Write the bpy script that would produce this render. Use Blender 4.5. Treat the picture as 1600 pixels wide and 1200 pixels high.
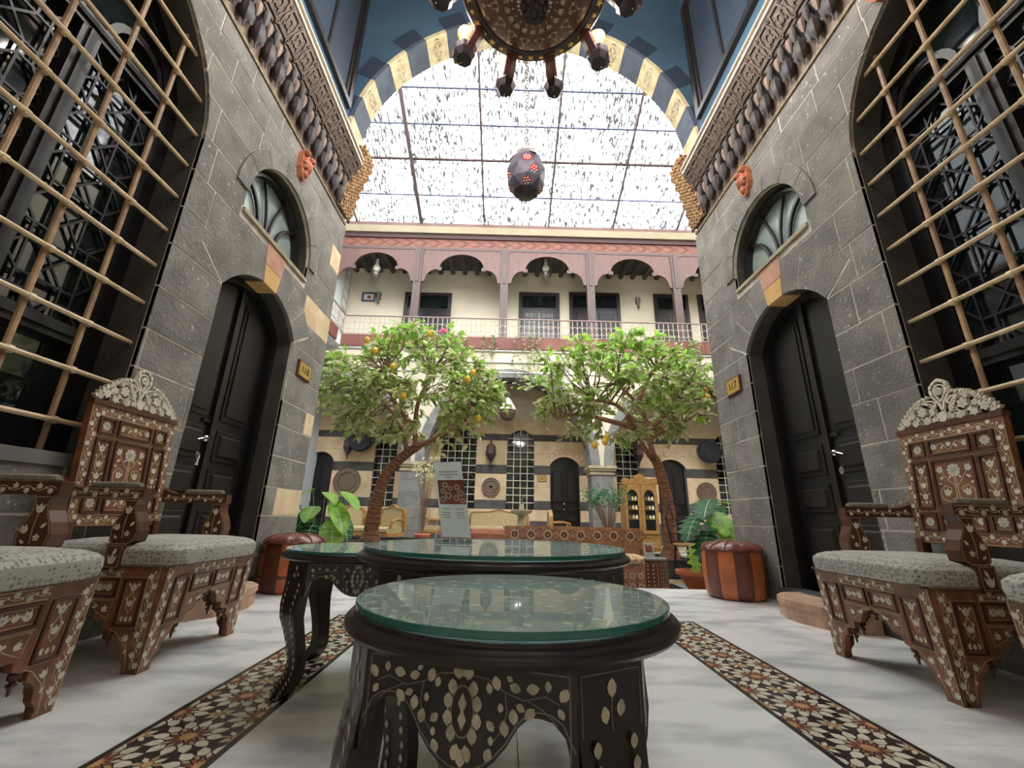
import bpy, bmesh, math, random
from mathutils import Vector, Matrix
from mathutils.geometry import delaunay_2d_cdt

random.seed(11)
PI = math.pi
sc = bpy.context.scene
for o in list(bpy.data.objects):
    bpy.data.objects.remove(o)
COL = sc.collection

# ------------------------------------------------------------------ camera
HC = 0.62
def cam_matrix(p, y, r):
    fwd = Vector((math.sin(y)*math.cos(p), math.cos(y)*math.cos(p), math.sin(p)))
    right = Vector((math.cos(y), -math.sin(y), 0)); up = right.cross(fwd)
    r2 = right*math.cos(r) + up*math.sin(r); u2 = up*math.cos(r) - right*math.sin(r)
    m = Matrix.Identity(4)
    for i in range(3):
        m[i][0], m[i][1], m[i][2] = r2[i], u2[i], -fwd[i]
    m[2][3] = HC
    return m
cd = bpy.data.cameras.new('camera'); cam = bpy.data.objects.new('camera', cd); COL.objects.link(cam)
cd.sensor_width = 36; cd.lens = 657.43/1600*36; cd.clip_start = .02; cd.clip_end = 200
cam.matrix_world = cam_matrix(.30675, .00852, .02161)
sc.camera = cam

# ------------------------------------------------------------------ light
sc.view_settings.view_transform = 'Standard'; sc.view_settings.look = 'None'
sc.view_settings.gamma = 1; sc.view_settings.use_curve_mapping = False
sc.view_settings.exposure = 2.9
w = bpy.data.worlds.new('overcast_sky'); sc.world = w; w.use_nodes = True
bg = w.node_tree.nodes['Background']
bg.inputs[0].default_value = (.93, .965, 1, 1); bg.inputs[1].default_value = 2.2

# ------------------------------------------------------------------ materials
def lin(c):
    return tuple(((v/255)/12.92 if v/255 <= .04045 else ((v/255+.055)/1.055)**2.4) for v in c)
def mat(name, c1, c2=None, scale=6, rough=.6, bump=0, bscale=60, metal=0, spec=.5, vary=0, detail=5,
        stretch=None, contrast=(.35, .65), trans=0, coat=0, sub=None, specks=None):
    m = bpy.data.materials.new(name); m.use_nodes = True
    nt = m.node_tree; N = nt.nodes; L = nt.links; b = N['Principled BSDF']
    b.inputs['Roughness'].default_value = rough; b.inputs['Metallic'].default_value = metal
    b.inputs['Specular IOR Level'].default_value = spec
    if trans: b.inputs['Transmission Weight'].default_value = trans
    if coat: b.inputs['Coat Weight'].default_value = coat; b.inputs['Coat Roughness'].default_value = .12
    c1 = lin(c1); src = None
    geo = N.new('ShaderNodeNewGeometry'); vec = geo.outputs['Position']
    if stretch:
        vm = N.new('ShaderNodeVectorMath'); vm.operation = 'MULTIPLY'; vm.inputs[1].default_value = stretch
        L.new(vec, vm.inputs[0]); vec = vm.outputs[0]
    if c2 is not None:
        n = N.new('ShaderNodeTexNoise'); n.inputs['Scale'].default_value = scale; n.inputs['Detail'].default_value = detail
        L.new(vec, n.inputs['Vector'])
        r = N.new('ShaderNodeValToRGB'); r.color_ramp.elements[0].position, r.color_ramp.elements[1].position = contrast
        r.color_ramp.elements[0].color = (*c1, 1); r.color_ramp.elements[1].color = (*lin(c2), 1)
        L.new(n.outputs['Fac'], r.inputs[0]); src = r.outputs[0]
    if specks:
        n3 = N.new('ShaderNodeTexNoise'); n3.inputs['Scale'].default_value = 34; n3.inputs['Detail'].default_value = 3; L.new(vec, n3.inputs['Vector'])
        r3 = N.new('ShaderNodeValToRGB'); r3.color_ramp.elements[0].position = .655; r3.color_ramp.elements[1].position = .70; L.new(n3.outputs['Fac'], r3.inputs[0])
        mx3 = N.new('ShaderNodeMix'); mx3.data_type = 'RGBA'; L.new(r3.outputs[0], mx3.inputs[0]); L.new(src, mx3.inputs[6]); mx3.inputs[7].default_value = (*lin(specks), 1); src = mx3.outputs[2]
    if vary:
        oi = N.new('ShaderNodeObjectInfo'); mr = N.new('ShaderNodeMapRange')
        mr.inputs['To Min'].default_value = 1-vary; mr.inputs['To Max'].default_value = 1+vary
        L.new(oi.outputs['Random'], mr.inputs['Value'])
        mx = N.new('ShaderNodeVectorMath'); mx.operation = 'SCALE'
        if src: L.new(src, mx.inputs[0])
        else: mx.inputs[0].default_value = c1
        L.new(mr.outputs[0], mx.inputs['Scale']); src = mx.outputs[0]
    if src: L.new(src, b.inputs['Base Color'])
    else: b.inputs['Base Color'].default_value = (*c1, 1)
    if bump:
        n2 = N.new('ShaderNodeTexNoise'); n2.inputs['Scale'].default_value = bscale; n2.inputs['Detail'].default_value = 4
        L.new(vec, n2.inputs['Vector'])
        bp = N.new('ShaderNodeBump'); bp.inputs['Strength'].default_value = bump; bp.inputs['Distance'].default_value = .01
        L.new(n2.outputs['Fac'], bp.inputs['Height']); L.new(bp.outputs[0], b.inputs['Normal'])
    return m
def leafmat(name, c1, c2, vary=.25):
    m = mat(name, c1, c2, scale=9, rough=.38, vary=vary)
    nt = m.node_tree; b = nt.nodes['Principled BSDF']; out = nt.nodes['Material Output']
    t = nt.nodes.new('ShaderNodeBsdfTranslucent'); mx = nt.nodes.new('ShaderNodeMixShader'); mx.inputs[0].default_value = .5
    s = b.inputs['Base Color'].links[0].from_socket
    nt.links.new(s, t.inputs[0]); nt.links.new(b.outputs[0], mx.inputs[1]); nt.links.new(t.outputs[0], mx.inputs[2])
    nt.links.new(mx.outputs[0], out.inputs[0])
    return m
def glassmat(name, col, fac=.85, rough=.02, ior=1.5, haze=0):
    """thin architectural glass: tinted transparency with fresnel reflection"""
    m = bpy.data.materials.new(name); m.use_nodes = True; nt = m.node_tree; N = nt.nodes; L = nt.links
    for n in list(N):
        if n.type == 'BSDF_PRINCIPLED': N.remove(n)
    tr = N.new('ShaderNodeBsdfTransparent'); tr.inputs[0].default_value = (*col, 1)
    gl = N.new('ShaderNodeBsdfGlossy'); gl.inputs['Roughness'].default_value = rough
    fr = N.new('ShaderNodeFresnel'); fr.inputs[0].default_value = ior
    ge = N.new('ShaderNodeNewGeometry'); iv = N.new('ShaderNodeMath'); iv.operation = 'SUBTRACT'; iv.inputs[0].default_value = 1; L.new(ge.outputs['Backfacing'], iv.inputs[1])
    fm = N.new('ShaderNodeMath'); fm.operation = 'MULTIPLY'; L.new(fr.outputs[0], fm.inputs[0]); L.new(iv.outputs[0], fm.inputs[1])   # only the outer surface reflects
    mx = N.new('ShaderNodeMixShader'); L.new(fm.outputs[0], mx.inputs[0]); L.new(tr.outputs[0], mx.inputs[1]); L.new(gl.outputs[0], mx.inputs[2])
    last = mx
    if haze:
        df = N.new('ShaderNodeBsdfDiffuse'); df.inputs[0].default_value = (.80, .94, .89, 1)  # pale diffuse veil standing in for bright reflection on the glass
        last = N.new('ShaderNodeMixShader'); last.inputs[0].default_value = haze
        L.new(mx.outputs[0], last.inputs[1]); L.new(df.outputs[0], last.inputs[2])
    L.new(last.outputs[0], N['Material Output'].inputs[0])
    return m
def skymat():
    """polycarbonate roof sheet: clear with streaks of dirt"""
    m = bpy.data.materials.new('roof_sheet'); m.use_nodes = True; nt = m.node_tree; N = nt.nodes; L = nt.links
    for n in list(N):
        if n.type == 'BSDF_PRINCIPLED': N.remove(n)
    geo = N.new('ShaderNodeNewGeometry')
    vm = N.new('ShaderNodeVectorMath'); vm.operation = 'MULTIPLY'; vm.inputs[1].default_value = (40, 5.5, 5.5)
    L.new(geo.outputs['Position'], vm.inputs[0])
    n = N.new('ShaderNodeTexNoise'); n.inputs['Scale'].default_value = 1; n.inputs['Detail'].default_value = 3; L.new(vm.outputs[0], n.inputs['Vector'])
    vb = N.new('ShaderNodeVectorMath'); vb.operation = 'MULTIPLY'; vb.inputs[1].default_value = (.9, .5, .5); L.new(geo.outputs['Position'], vb.inputs[0])
    n2 = N.new('ShaderNodeTexNoise'); n2.inputs['Scale'].default_value = 1; L.new(vb.outputs[0], n2.inputs['Vector'])
    ad = N.new('ShaderNodeMath'); ad.operation = 'MULTIPLY_ADD'; ad.inputs[1].default_value = .2; L.new(n2.outputs['Fac'], ad.inputs[0]); L.new(n.outputs['Fac'], ad.inputs[2])
    r = N.new('ShaderNodeValToRGB'); e = r.color_ramp.elements
    e[0].position = .575; e[0].color = (.93, .93, .92, 1); e[1].position = .632; e[1].color = (.022, .021, .018, 1)
    L.new(ad.outputs[0], r.inputs[0])
    tr = N.new('ShaderNodeBsdfTransparent'); L.new(r.outputs[0], tr.inputs[0])
    tl = N.new('ShaderNodeBsdfTranslucent'); tl.inputs[0].default_value = (.8, .8, .78, 1)
    mx = N.new('ShaderNodeMixShader'); mx.inputs[0].default_value = .12
    L.new(tr.outputs[0], mx.inputs[1]); L.new(tl.outputs[0], mx.inputs[2]); L.new(mx.outputs[0], N['Material Output'].inputs[0])
    return m
def fabricmat():
    m = mat('brocade', (196, 198, 186), None, rough=.85)
    nt = m.node_tree; N = nt.nodes; L = nt.links; b = N['Principled BSDF']
    geo = N.new('ShaderNodeNewGeometry')
    v = N.new('ShaderNodeTexVoronoi'); v.inputs['Scale'].default_value = 64; v.feature = 'F1'; L.new(geo.outputs['Position'], v.inputs['Vector'])
    v.inputs['Randomness'].default_value = .55
    r = N.new('ShaderNodeValToRGB'); e = r.color_ramp.elements
    e[0].position = .0; e[0].color = (*lin((168, 166, 156)), 1); e[1].position = .62; e[1].color = (*lin((178, 176, 166)), 1)
    for p, c in ((.16, (168, 166, 156)), (.22, (116, 115, 108)), (.34, (122, 121, 114)), (.42, (174, 172, 162))):
        q = e.new(p); q.color = (*lin(c), 1)
    n = N.new('ShaderNodeTexNoise'); n.inputs['Scale'].default_value = 70; L.new(geo.outputs['Position'], n.inputs['Vector'])
    ad = N.new('ShaderNodeMath'); ad.operation = 'MULTIPLY_ADD'; ad.inputs[1].default_value = .35; L.new(n.outputs['Fac'], ad.inputs[0]); L.new(v.outputs['Distance'], ad.inputs[2])
    sb = N.new('ShaderNodeMath'); sb.operation = 'SUBTRACT'; sb.inputs[1].default_value = .16; L.new(ad.outputs[0], sb.inputs[0])
    L.new(sb.outputs[0], r.inputs[0]); L.new(r.outputs[0], b.inputs['Base Color'])
    bp = N.new('ShaderNodeBump'); bp.inputs['Strength'].default_value = .3; bp.inputs['Distance'].default_value = .004
    L.new(v.outputs['Distance'], bp.inputs['Height']); L.new(bp.outputs[0], b.inputs['Normal'])
    return m

MT = {}
def defmats():
    T = MT
    T['basalt'] = mat('basalt', (112, 108, 102), (138, 132, 125), scale=5, rough=.85, bump=.9, bscale=48, vary=.10, specks=(188, 180, 168))
    T['basalt_core'] = mat('basalt_core', (62, 60, 58), (76, 72, 68), scale=6, rough=.9, bump=.3, bscale=60)
    T['mortar'] = mat('mortar', (214, 206, 192), (178, 170, 158), scale=9, rough=.95)
    T['cream_stone'] = mat('cream_stone', (224, 204, 170), (206, 178, 140), scale=5, rough=.85, bump=.25, bscale=50, vary=.06)
    T['pink_stone'] = mat('pink_stone', (206, 160, 136), (190, 142, 120), scale=8, rough=.85, bump=.2)
    T['yellow_stone'] = mat('yellow_stone', (222, 182, 118), (206, 162, 100), scale=8, rough=.85, bump=.2)
    T['far_cream'] = mat('far_cream', (222, 198, 164), (206, 178, 142), scale=3, rough=.85, vary=.08)
    T['far_dark'] = mat('far_dark', (94, 90, 89), (74, 71, 71), scale=4, rough=.85, vary=.1)
    T['far_grey'] = mat('far_grey', (130, 128, 124), (108, 106, 104), scale=4, rough=.85, vary=.08)
    T['plaster'] = mat('plaster', (206, 197, 176), (198, 188, 164), scale=1.5, rough=.9)
    T['plaster_blue'] = mat('plaster_blue', (208, 212, 216), (200, 205, 210), scale=1.5, rough=.9)
    T['marble'] = mat('marble', (236, 236, 233), (176, 179, 182), scale=2.6, rough=.2, detail=12, stretch=(1, 2.2, 1), contrast=(.46, .72), vary=.05, bump=.03, bscale=20)
    T['joint'] = mat('joint', (128, 126, 122), rough=.8)
    T['dark_wood'] = mat('dark_wood', (34, 28, 27), (24, 20, 20), scale=8, rough=.42, stretch=(6, 6, .7), bump=.05, bscale=30)
    T['black_wood'] = mat('black_wood', (30, 27, 28), (20, 18, 19), scale=8, rough=.35, stretch=(6, 6, .7))
    T['table_wood'] = mat('table_wood', (46, 33, 30), (30, 23, 22), scale=10, rough=.28, stretch=(3, 3, 1))
    T['walnut'] = mat('walnut', (142, 94, 66), (112, 70, 48), scale=8, rough=.33, stretch=(2, 2, 2), bump=.05)
    T['walnut_dark'] = mat('walnut_dark', (98, 58, 42), (78, 44, 34), scale=8, rough=.3)
    T['pearl'] = mat('pearl', (226, 216, 196), (206, 200, 186), scale=60, rough=.3)
    T['pearl_blue'] = mat('pearl_blue', (150, 168, 170), (190, 196, 190), scale=80, rough=.25)
    T['pearl_dull'] = mat('pearl_dull', (200, 188, 160), (150, 146, 130), scale=45, rough=.25, vary=.1)
    T['thread'] = mat('thread', (196, 172, 134), rough=.5)
    T['thread_grey'] = mat('thread_grey', (120, 114, 106), rough=.4)
    T['fabric'] = fabricmat()
    T['pad'] = mat('pad', (132, 126, 108), (108, 102, 88), scale=60, rough=.9)
    T['glass_top'] = glassmat('glass_top', (.68, .86, .83), ior=2.1, haze=.20)
    T['glass_edge'] = mat('glass_edge', (40, 110, 100), rough=.1, spec=.8)
    T['pane'] = mat('pane', (20, 27, 27), (32, 40, 40), scale=1.5, rough=.05, spec=.8)
    T['pane_light'] = mat('pane_light', (172, 186, 180), (140, 156, 152), scale=3, rough=.25, spec=.5)  # pale tone painted in for the reflection on the fanlight glass
    T['clear'] = glassmat('clear_acrylic', (.93, .95, .95))
    T['iron_cream'] = mat('iron_cream', (224, 200, 160), (200, 172, 132), scale=12, rough=.5)
    T['iron_brown'] = mat('iron_brown', (190, 156, 122), (150, 120, 94), scale=12, rough=.5)
    T['grille_pale'] = mat('grille_pale', (214, 204, 184), rough=.5)
    T['frame_dark'] = mat('frame_dark', (46, 34, 34), (38, 28, 30), scale=6, rough=.5)
    T['eave'] = mat('eave_plaster', (128, 116, 92), (118, 106, 84), scale=3, rough=.8)
    T['chrome'] = mat('chrome', (205, 203, 196), rough=.18, metal=1)
    T['gold'] = mat('gold_cup', (214, 182, 96), (240, 216, 140), scale=45, rough=.3, metal=.35)
    T['brass_plate'] = mat('brass_plate', (206, 172, 92), (190, 152, 76), scale=20, rough=.35, metal=.25)
    T['black_ink'] = mat('black_ink', (22, 20, 20), rough=.5)
    T['teal'] = mat('teal_paint', (56, 82, 100), (48, 70, 88), scale=1.2, rough=.65)
    T['teal_dark'] = mat('teal_dark', (34, 46, 62), (30, 42, 56), scale=2, rough=.7)
    T['slate'] = mat('slate', (74, 82, 94), (58, 66, 80), scale=6, rough=.75, vary=.06)
    T['arch_cream'] = mat('arch_cream', (190, 178, 144), (166, 152, 118), scale=9, rough=.8, vary=.06)
    T['carved'] = mat('carved_relief', (104, 88, 76), (74, 62, 56), scale=20, rough=.7, bump=.9, bscale=26)
    T['carved_dark'] = mat('carved_dark', (66, 58, 56), (46, 42, 44), scale=12, rough=.6)
    T['carved_tan'] = mat('carved_tan', (138, 114, 98), (108, 90, 80), scale=12, rough=.7)
    T['carved_gold'] = mat('carved_gold', (150, 132, 104), (116, 102, 84), scale=30, rough=.7, bump=.8, bscale=50)
    T['terracotta'] = mat('terracotta', (196, 124, 92), (150, 86, 62), scale=16, rough=.75, bump=.3)
    T['honey'] = mat('honeycomb_gilt', (190, 156, 112), (140, 102, 70), scale=20, rough=.7)
    T['honey_dark'] = mat('honeycomb_hollow', (120, 84, 60), (92, 62, 46), scale=20, rough=.8)
    T['red_wood'] = mat('red_wood', (90, 59, 50), (78, 50, 43), scale=3, rough=.55, stretch=(4, 4, .6))
    T['post_wood'] = mat('post_wood', (74, 53, 47), (62, 44, 40), scale=4, rough=.55, stretch=(8, 8, .5))
    T['frieze'] = mat('frieze_wood', (116, 64, 43), (98, 52, 36), scale=9, rough=.6)
    T['frieze_dark'] = mat('frieze_dark', (58, 34, 32), rough=.7)
    T['fascia'] = mat('fascia_paint', (116, 68, 56), (104, 59, 49), scale=2, rough=.7)
    T['log'] = mat('log', (72, 66, 66), (54, 50, 52), scale=6, rough=.8)
    T['steel'] = mat('steel', (86, 74, 72), rough=.5)
    T['steel_blue'] = mat('steel_blue', (70, 74, 96), rough=.5)
    T['sheet'] = skymat()
    T['chand'] = mat('chandelier_wood', (112, 66, 56), (84, 48, 44), scale=7, rough=.35)
    T['chand_dark'] = mat('chandelier_dark', (56, 42, 46), (44, 34, 38), scale=7, rough=.4)
    T['red_glass'] = mat('red_glass', (168, 60, 48), (130, 40, 36), scale=30, rough=.2)
    T['violet_metal'] = mat('lantern_metal', (66, 58, 68), (52, 46, 56), scale=12, rough=.4, metal=.3)
    T['leather'] = mat('leather_orange', (190, 108, 62), (166, 88, 48), scale=9, rough=.42, bump=.2, bscale=25)
    T['leather_dark'] = mat('leather_brown', (112, 62, 44), (88, 48, 36), scale=9, rough=.4, bump=.2, bscale=25)
    T['leather_top'] = mat('leather_top', (128, 68, 56), (98, 50, 42), scale=7, rough=.3, bump=.5, bscale=18)
    T['step_stone'] = mat('step_stone', (196, 160, 132), (168, 134, 112), scale=9, rough=.7, bump=.2)
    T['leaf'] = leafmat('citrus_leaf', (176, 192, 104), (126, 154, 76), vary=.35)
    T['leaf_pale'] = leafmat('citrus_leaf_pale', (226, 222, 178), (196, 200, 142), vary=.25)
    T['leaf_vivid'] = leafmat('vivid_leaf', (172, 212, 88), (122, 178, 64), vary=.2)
    T['leaf_dark'] = leafmat('dark_leaf', (70, 128, 82), (48, 100, 64), vary=.2)
    T['leaf_vein'] = mat('leaf_vein', (196, 220, 190), rough=.5)
    T['ivy'] = leafmat('ivy_leaf', (192, 196, 160), (128, 150, 98), vary=.2)
    T['bark'] = mat('bark', (168, 120, 92), (122, 84, 66), scale=14, rough=.85, bump=.6, bscale=30, stretch=(1, 1, 3))
    T['bark_ring'] = mat('bark_ring', (132, 92, 72), (104, 72, 58), scale=14, rough=.9)
    T['twig'] = mat('twig', (136, 104, 84), (108, 84, 68), scale=20, rough=.85)
    T['stalk'] = mat('stalk', (110, 140, 84), rough=.6)
    T['lemon'] = mat('lemon', (232, 196, 60), (222, 176, 44), scale=30, rough=.4, bump=.1)
    T['soil'] = mat('soil', (84, 66, 54), (60, 48, 40), scale=30, rough=.95)
    T['pot'] = mat('pot_clay', (184, 104, 74), (160, 84, 60), scale=8, rough=.7)
    T['planter'] = mat('planter_stone', (88, 90, 92), (72, 74, 76), scale=6, rough=.5)
    T['gilt_wood'] = mat('gilt_wood', (172, 128, 72), (140, 100, 50), scale=14, rough=.45)
    T['gold_cloth'] = mat('gold_cloth', (178, 162, 124), (158, 138, 98), scale=40, rough=.8)
    T['inlay_wood'] = mat('inlay_wood', (190, 138, 104), (150, 104, 76), scale=24, rough=.4)
    T['inlay_dark'] = mat('inlay_dark', (104, 66, 48), (80, 50, 38), scale=24, rough=.4)
    T['cushion'] = mat('cushion', (210, 184, 142), (150, 112, 80), scale=34, rough=.85)
    T['brown_tray'] = mat('brown_tray', (134, 114, 98), (110, 92, 80), scale=20, rough=.4, metal=.4)
    T['black_plastic'] = mat('black_plastic', (34, 36, 40), rough=.3)
    T['lamp_white'] = mat('lamp_glass', (232, 228, 214), rough=.2)
    T['bulb_fill'] = mat('bulb_added_glow', (255, 236, 200), rough=.3)
    bb = T['bulb_fill'].node_tree.nodes['Principled BSDF']; bb.inputs['Emission Color'].default_value = (1, .9, .72, 1); bb.inputs['Emission Strength'].default_value = .5  # glow added to bulbs that are really unlit
    T['lamp_metal'] = mat('lamp_metal', (110, 100, 94), rough=.4, metal=.5)
    T['rust'] = mat('rust', (96, 70, 58), (74, 54, 46), scale=30, rough=.6)
    T['paper'] = leafmat('paper', (240, 238, 234), (232, 230, 226), vary=.01)
    T['paper_photo'] = leafmat('paper_photo', (206, 132, 118), (160, 88, 80), vary=.01)
    T['ink'] = mat('ink', (150, 144, 140), rough=.7)
    T['red_marble'] = mat('red_marble', (186, 122, 98), (164, 98, 78), scale=6, rough=.35)
    T['pale_stone'] = mat('pale_stone', (172, 160, 132), (150, 138, 112), scale=8, rough=.7)
    T['water'] = mat('water', (70, 92, 90), rough=.05, spec=.8)
    T['rail'] = mat('rail_paint', (178, 164, 146), (150, 136, 120), scale=20, rough=.5)
    T['rail_top'] = mat('rail_top', (124, 104, 96), rough=.5)
    T['white'] = mat('white_paint', (196, 196, 192), rough=.6)
    T['flower'] = mat('pink_flower', (196, 70, 96), rough=.6)
    T['ceiling'] = mat('painted_ceiling', (96, 74, 62), (70, 56, 54), scale=6, rough=.7)
    T['room'] = mat('room_plaster', (232, 224, 208), rough=.9)
    T['mos_black'] = mat('mosaic_black', (44, 36, 38), (56, 46, 46), scale=20, rough=.25)
    T['mos_white'] = mat('mosaic_white', (226, 218, 200), (206, 198, 178), scale=12, rough=.22, vary=.07)
    T['mos_red'] = mat('mosaic_red', (156, 92, 80), (134, 76, 68), scale=20, rough=.25, vary=.1)
    T['mos_ochre'] = mat('mosaic_ochre', (204, 160, 112), (182, 138, 96), scale=20, rough=.25, vary=.08)
    T['mos_tan'] = mat('mosaic_tan', (192, 168, 132), (170, 144, 108), scale=14, rough=.25, vary=.1)
defmats()

# ------------------------------------------------------------------ mesh kit
def frame(o, u, v, w):
    m = Matrix.Identity(4)
    for i in range(3):
        m[i][0], m[i][1], m[i][2], m[i][3] = u[i], v[i], w[i], o[i]
    return m
def T_(x=0, y=0, z=0): return Matrix.Translation((x, y, z))
def R_(a, ax='Z'): return Matrix.Rotation(a, 4, ax)

def inside(p, poly):
    x, y = p; r = False; n = len(poly); j = n-1
    for i in range(n):
        xi, yi = poly[i]; xj, yj = poly[j]
        if (yi > y) != (yj > y) and x < (xj-xi)*(y-yi)/(yj-yi)+xi: r = not r
        j = i
    return r
class G:
    def __init__(s): s.v = []; s.f = []
    def add(s, vs, fs, M=None):
        b = len(s.v)
        s.v += [tuple(M @ Vector(p)) for p in vs] if M is not None else [tuple(p) for p in vs]
        s.f += [tuple(b+i for i in f) for f in fs]; return s
    def box(s, x0, x1, y0, y1, z0, z1, M=None):
        vs = [(x0,y0,z0),(x1,y0,z0),(x1,y1,z0),(x0,y1,z0),(x0,y0,z1),(x1,y0,z1),(x1,y1,z1),(x0,y1,z1)]
        return s.add(vs, [(3,2,1,0),(4,5,6,7),(0,1,5,4),(1,2,6,5),(2,3,7,6),(3,0,4,7)], M)
    def block(s, u0, u1, v0, v1, w0, w1, c=.012, M=None):
        """box whose front (w1) face is chamfered"""
        vs = [(u0,v0,w0),(u1,v0,w0),(u1,v1,w0),(u0,v1,w0),(u0,v0,w1-c),(u1,v0,w1-c),(u1,v1,w1-c),(u0,v1,w1-c),
              (u0+c,v0+c,w1),(u1-c,v0+c,w1),(u1-c,v1-c,w1),(u0+c,v1-c,w1)]
        fs = [(3,2,1,0)]
        for i in range(4):
            j = (i+1) % 4; fs += [(i,j,4+j,4+i),(4+i,4+j,8+j,8+i)]
        return s.add(vs, fs+[(8,9,10,11)], M)
    def lathe(s, prof, n=24, M=None, a0=0, a1=2*PI, caps=True):
        full = abs(a1-a0-2*PI) < 1e-6; k = n if full else n+1
        vs = []; fs = []
        for r, z in prof:
            for i in range(k):
                a = a0+(a1-a0)*i/n; vs.append((r*math.cos(a), r*math.sin(a), z))
        for j in range(len(prof)-1):
            for i in range(n):
                i2 = (i+1) % k if full else i+1
                fs.append((j*k+i, j*k+i2, (j+1)*k+i2, (j+1)*k+i))
        if caps and full and prof[0][0] > 1e-5: fs.append(tuple(range(k-1, -1, -1)))
        if caps and full and prof[-1][0] > 1e-5: fs.append(tuple((len(prof)-1)*k+i for i in range(k)))
        return s.add(vs, fs, M)
    def tube(s, pts, r, n=8, closed=False, M=None, sq=(1, 1)):
        pts = [Vector(p) for p in pts]; m = len(pts)
        rs = r if isinstance(r, (list, tuple)) else [r]*m
        vs = []; fs = []; ref = None
        for i, p in enumerate(pts):
            a = pts[(i-1) % m] if (closed or i) else p; b = pts[(i+1) % m] if (closed or i < m-1) else p
            d = (b-a).normalized()
            if ref is None: ref = Vector((0,0,1)) if abs(d.z) < .9 else Vector((1,0,0))
            x = d.cross(ref); x = x.normalized() if x.length > 1e-6 else d.orthogonal().normalized()
            y = x.cross(d).normalized(); ref = y
            for k in range(n):
                t = 2*PI*(k+.5)/n
                vs.append(p + x*(math.cos(t)*rs[i]*sq[0]) + y*(math.sin(t)*rs[i]*sq[1]))
        for i in range(m if closed else m-1):
            for k in range(n):
                fs.append((i*n+k, i*n+(k+1) % n, ((i+1) % m)*n+(k+1) % n, ((i+1) % m)*n+k))
        if not closed: fs += [tuple(range(n-1, -1, -1)), tuple((m-1)*n+k for k in range(n))]
        return s.add(vs, fs, M)
    def prism(s, poly, w0, w1, M=None):
        n = len(poly)
        vs = [(u, v, w0) for u, v in poly]+[(u, v, w1) for u, v in poly]
        fs = [tuple(range(n-1, -1, -1)), tuple(range(n, 2*n))]+[(i, (i+1) % n, n+(i+1) % n, n+i) for i in range(n)]
        return s.add(vs, fs, M)
    def flat(s, poly, w=0, M=None):
        return s.add([(u, v, w) for u, v in poly], [tuple(range(len(poly)))], M)
    def ribbon(s, pts, wd, w=0, M=None, closed=False):
        m = len(pts); vs = []; fs = []
        for i, p in enumerate(pts):
            a = pts[(i-1) % m] if (closed or i) else p; b = pts[(i+1) % m] if (closed or i < m-1) else p
            dx, dy = b[0]-a[0], b[1]-a[1]; l = math.hypot(dx, dy) or 1
            ww = wd if not isinstance(wd, (list, tuple)) else wd[i]
            vs += [(p[0]-dy/l*ww/2, p[1]+dx/l*ww/2, w), (p[0]+dy/l*ww/2, p[1]-dx/l*ww/2, w)]
        for i in range(m if closed else m-1):
            j = (i+1) % m; fs.append((2*i+1, 2*j+1, 2*j, 2*i))
        return s.add(vs, fs, M)
    def region(s, outers, holes, w0, w1, M=None):
        pts = []; faces = []
        for poly in outers+holes:
            faces.append(list(range(len(pts), len(pts)+len(poly)))); pts += [Vector((p[0], p[1])) for p in poly]
        ov, oe, of, _, _, og = delaunay_2d_cdt(pts, [], faces, 0, 1e-5)
        keep = []
        for t in of:
            c = (sum(ov[i][0] for i in t)/len(t), sum(ov[i][1] for i in t)/len(t))
            if any(inside(c, q) for q in outers) and not any(inside(c, q) for q in holes): keep.append(tuple(t))
        if not keep: return s
        edges = {}
        for t in keep:
            for i in range(len(t)):
                edges[(t[i], t[(i+1) % len(t)])] = 1
        n = len(ov)
        vs = [(p[0], p[1], w0) for p in ov]+[(p[0], p[1], w1) for p in ov]
        fs = [tuple(n+i for i in t) for t in keep]+[tuple(reversed(t)) for t in keep]
        for (a, b) in edges:
            if (b, a) not in edges: fs.append((a, b, n+b, n+a))
        return s.add(vs, fs, M)
    def ball(s, c, r, n=8, m=6, M=None, sc3=(1, 1, 1)):
        vs = [(c[0], c[1], c[2]-r*sc3[2])]; fs = []
        for j in range(1, m):
            t = PI*j/m
            for i in range(n):
                a = 2*PI*i/n; vs.append((c[0]+r*sc3[0]*math.sin(t)*math.cos(a), c[1]+r*sc3[1]*math.sin(t)*math.sin(a), c[2]-r*sc3[2]*math.cos(t)))
        vs.append((c[0], c[1], c[2]+r*sc3[2])); e = len(vs)-1
        for i in range(n):
            fs.append((0, 1+(i+1) % n, 1+i)); fs.append((e, e-n+i, e-n+(i+1) % n))
        for j in range(m-2):
            for i in range(n):
                fs.append((1+j*n+i, 1+j*n+(i+1) % n, 1+(j+1)*n+(i+1) % n, 1+(j+1)*n+i))
        return s.add(vs, fs, M)
    def mesh(s, name, m, smooth=False, recalc=True):
        used = sorted({i for f in s.f for i in f}); mp = {o: k for k, o in enumerate(used)}
        me = bpy.data.meshes.new(name)
        me.from_pydata([s.v[i] for i in used], [], [tuple(mp[i] for i in f) for f in s.f])
        if recalc:
            bm = bmesh.new(); bm.from_mesh(me); bmesh.ops.recalc_face_normals(bm, faces=bm.faces); bm.to_mesh(me); bm.free()
        if smooth:
            me.polygons.foreach_set('use_smooth', [True]*len(me.polygons))
            try: me.set_sharp_from_angle(angle=math.radians(38))
            except Exception: pass
        me.materials.append(MT[m]); return me
    def build(s, name, m, parent=None, smooth=False, recalc=True, M=None):
        o = bpy.data.objects.new(name, s.mesh(name, m, smooth, recalc)); COL.objects.link(o)
        if parent is not None: o.parent = parent
        if M is not None: o.matrix_local = M
        return o

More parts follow.
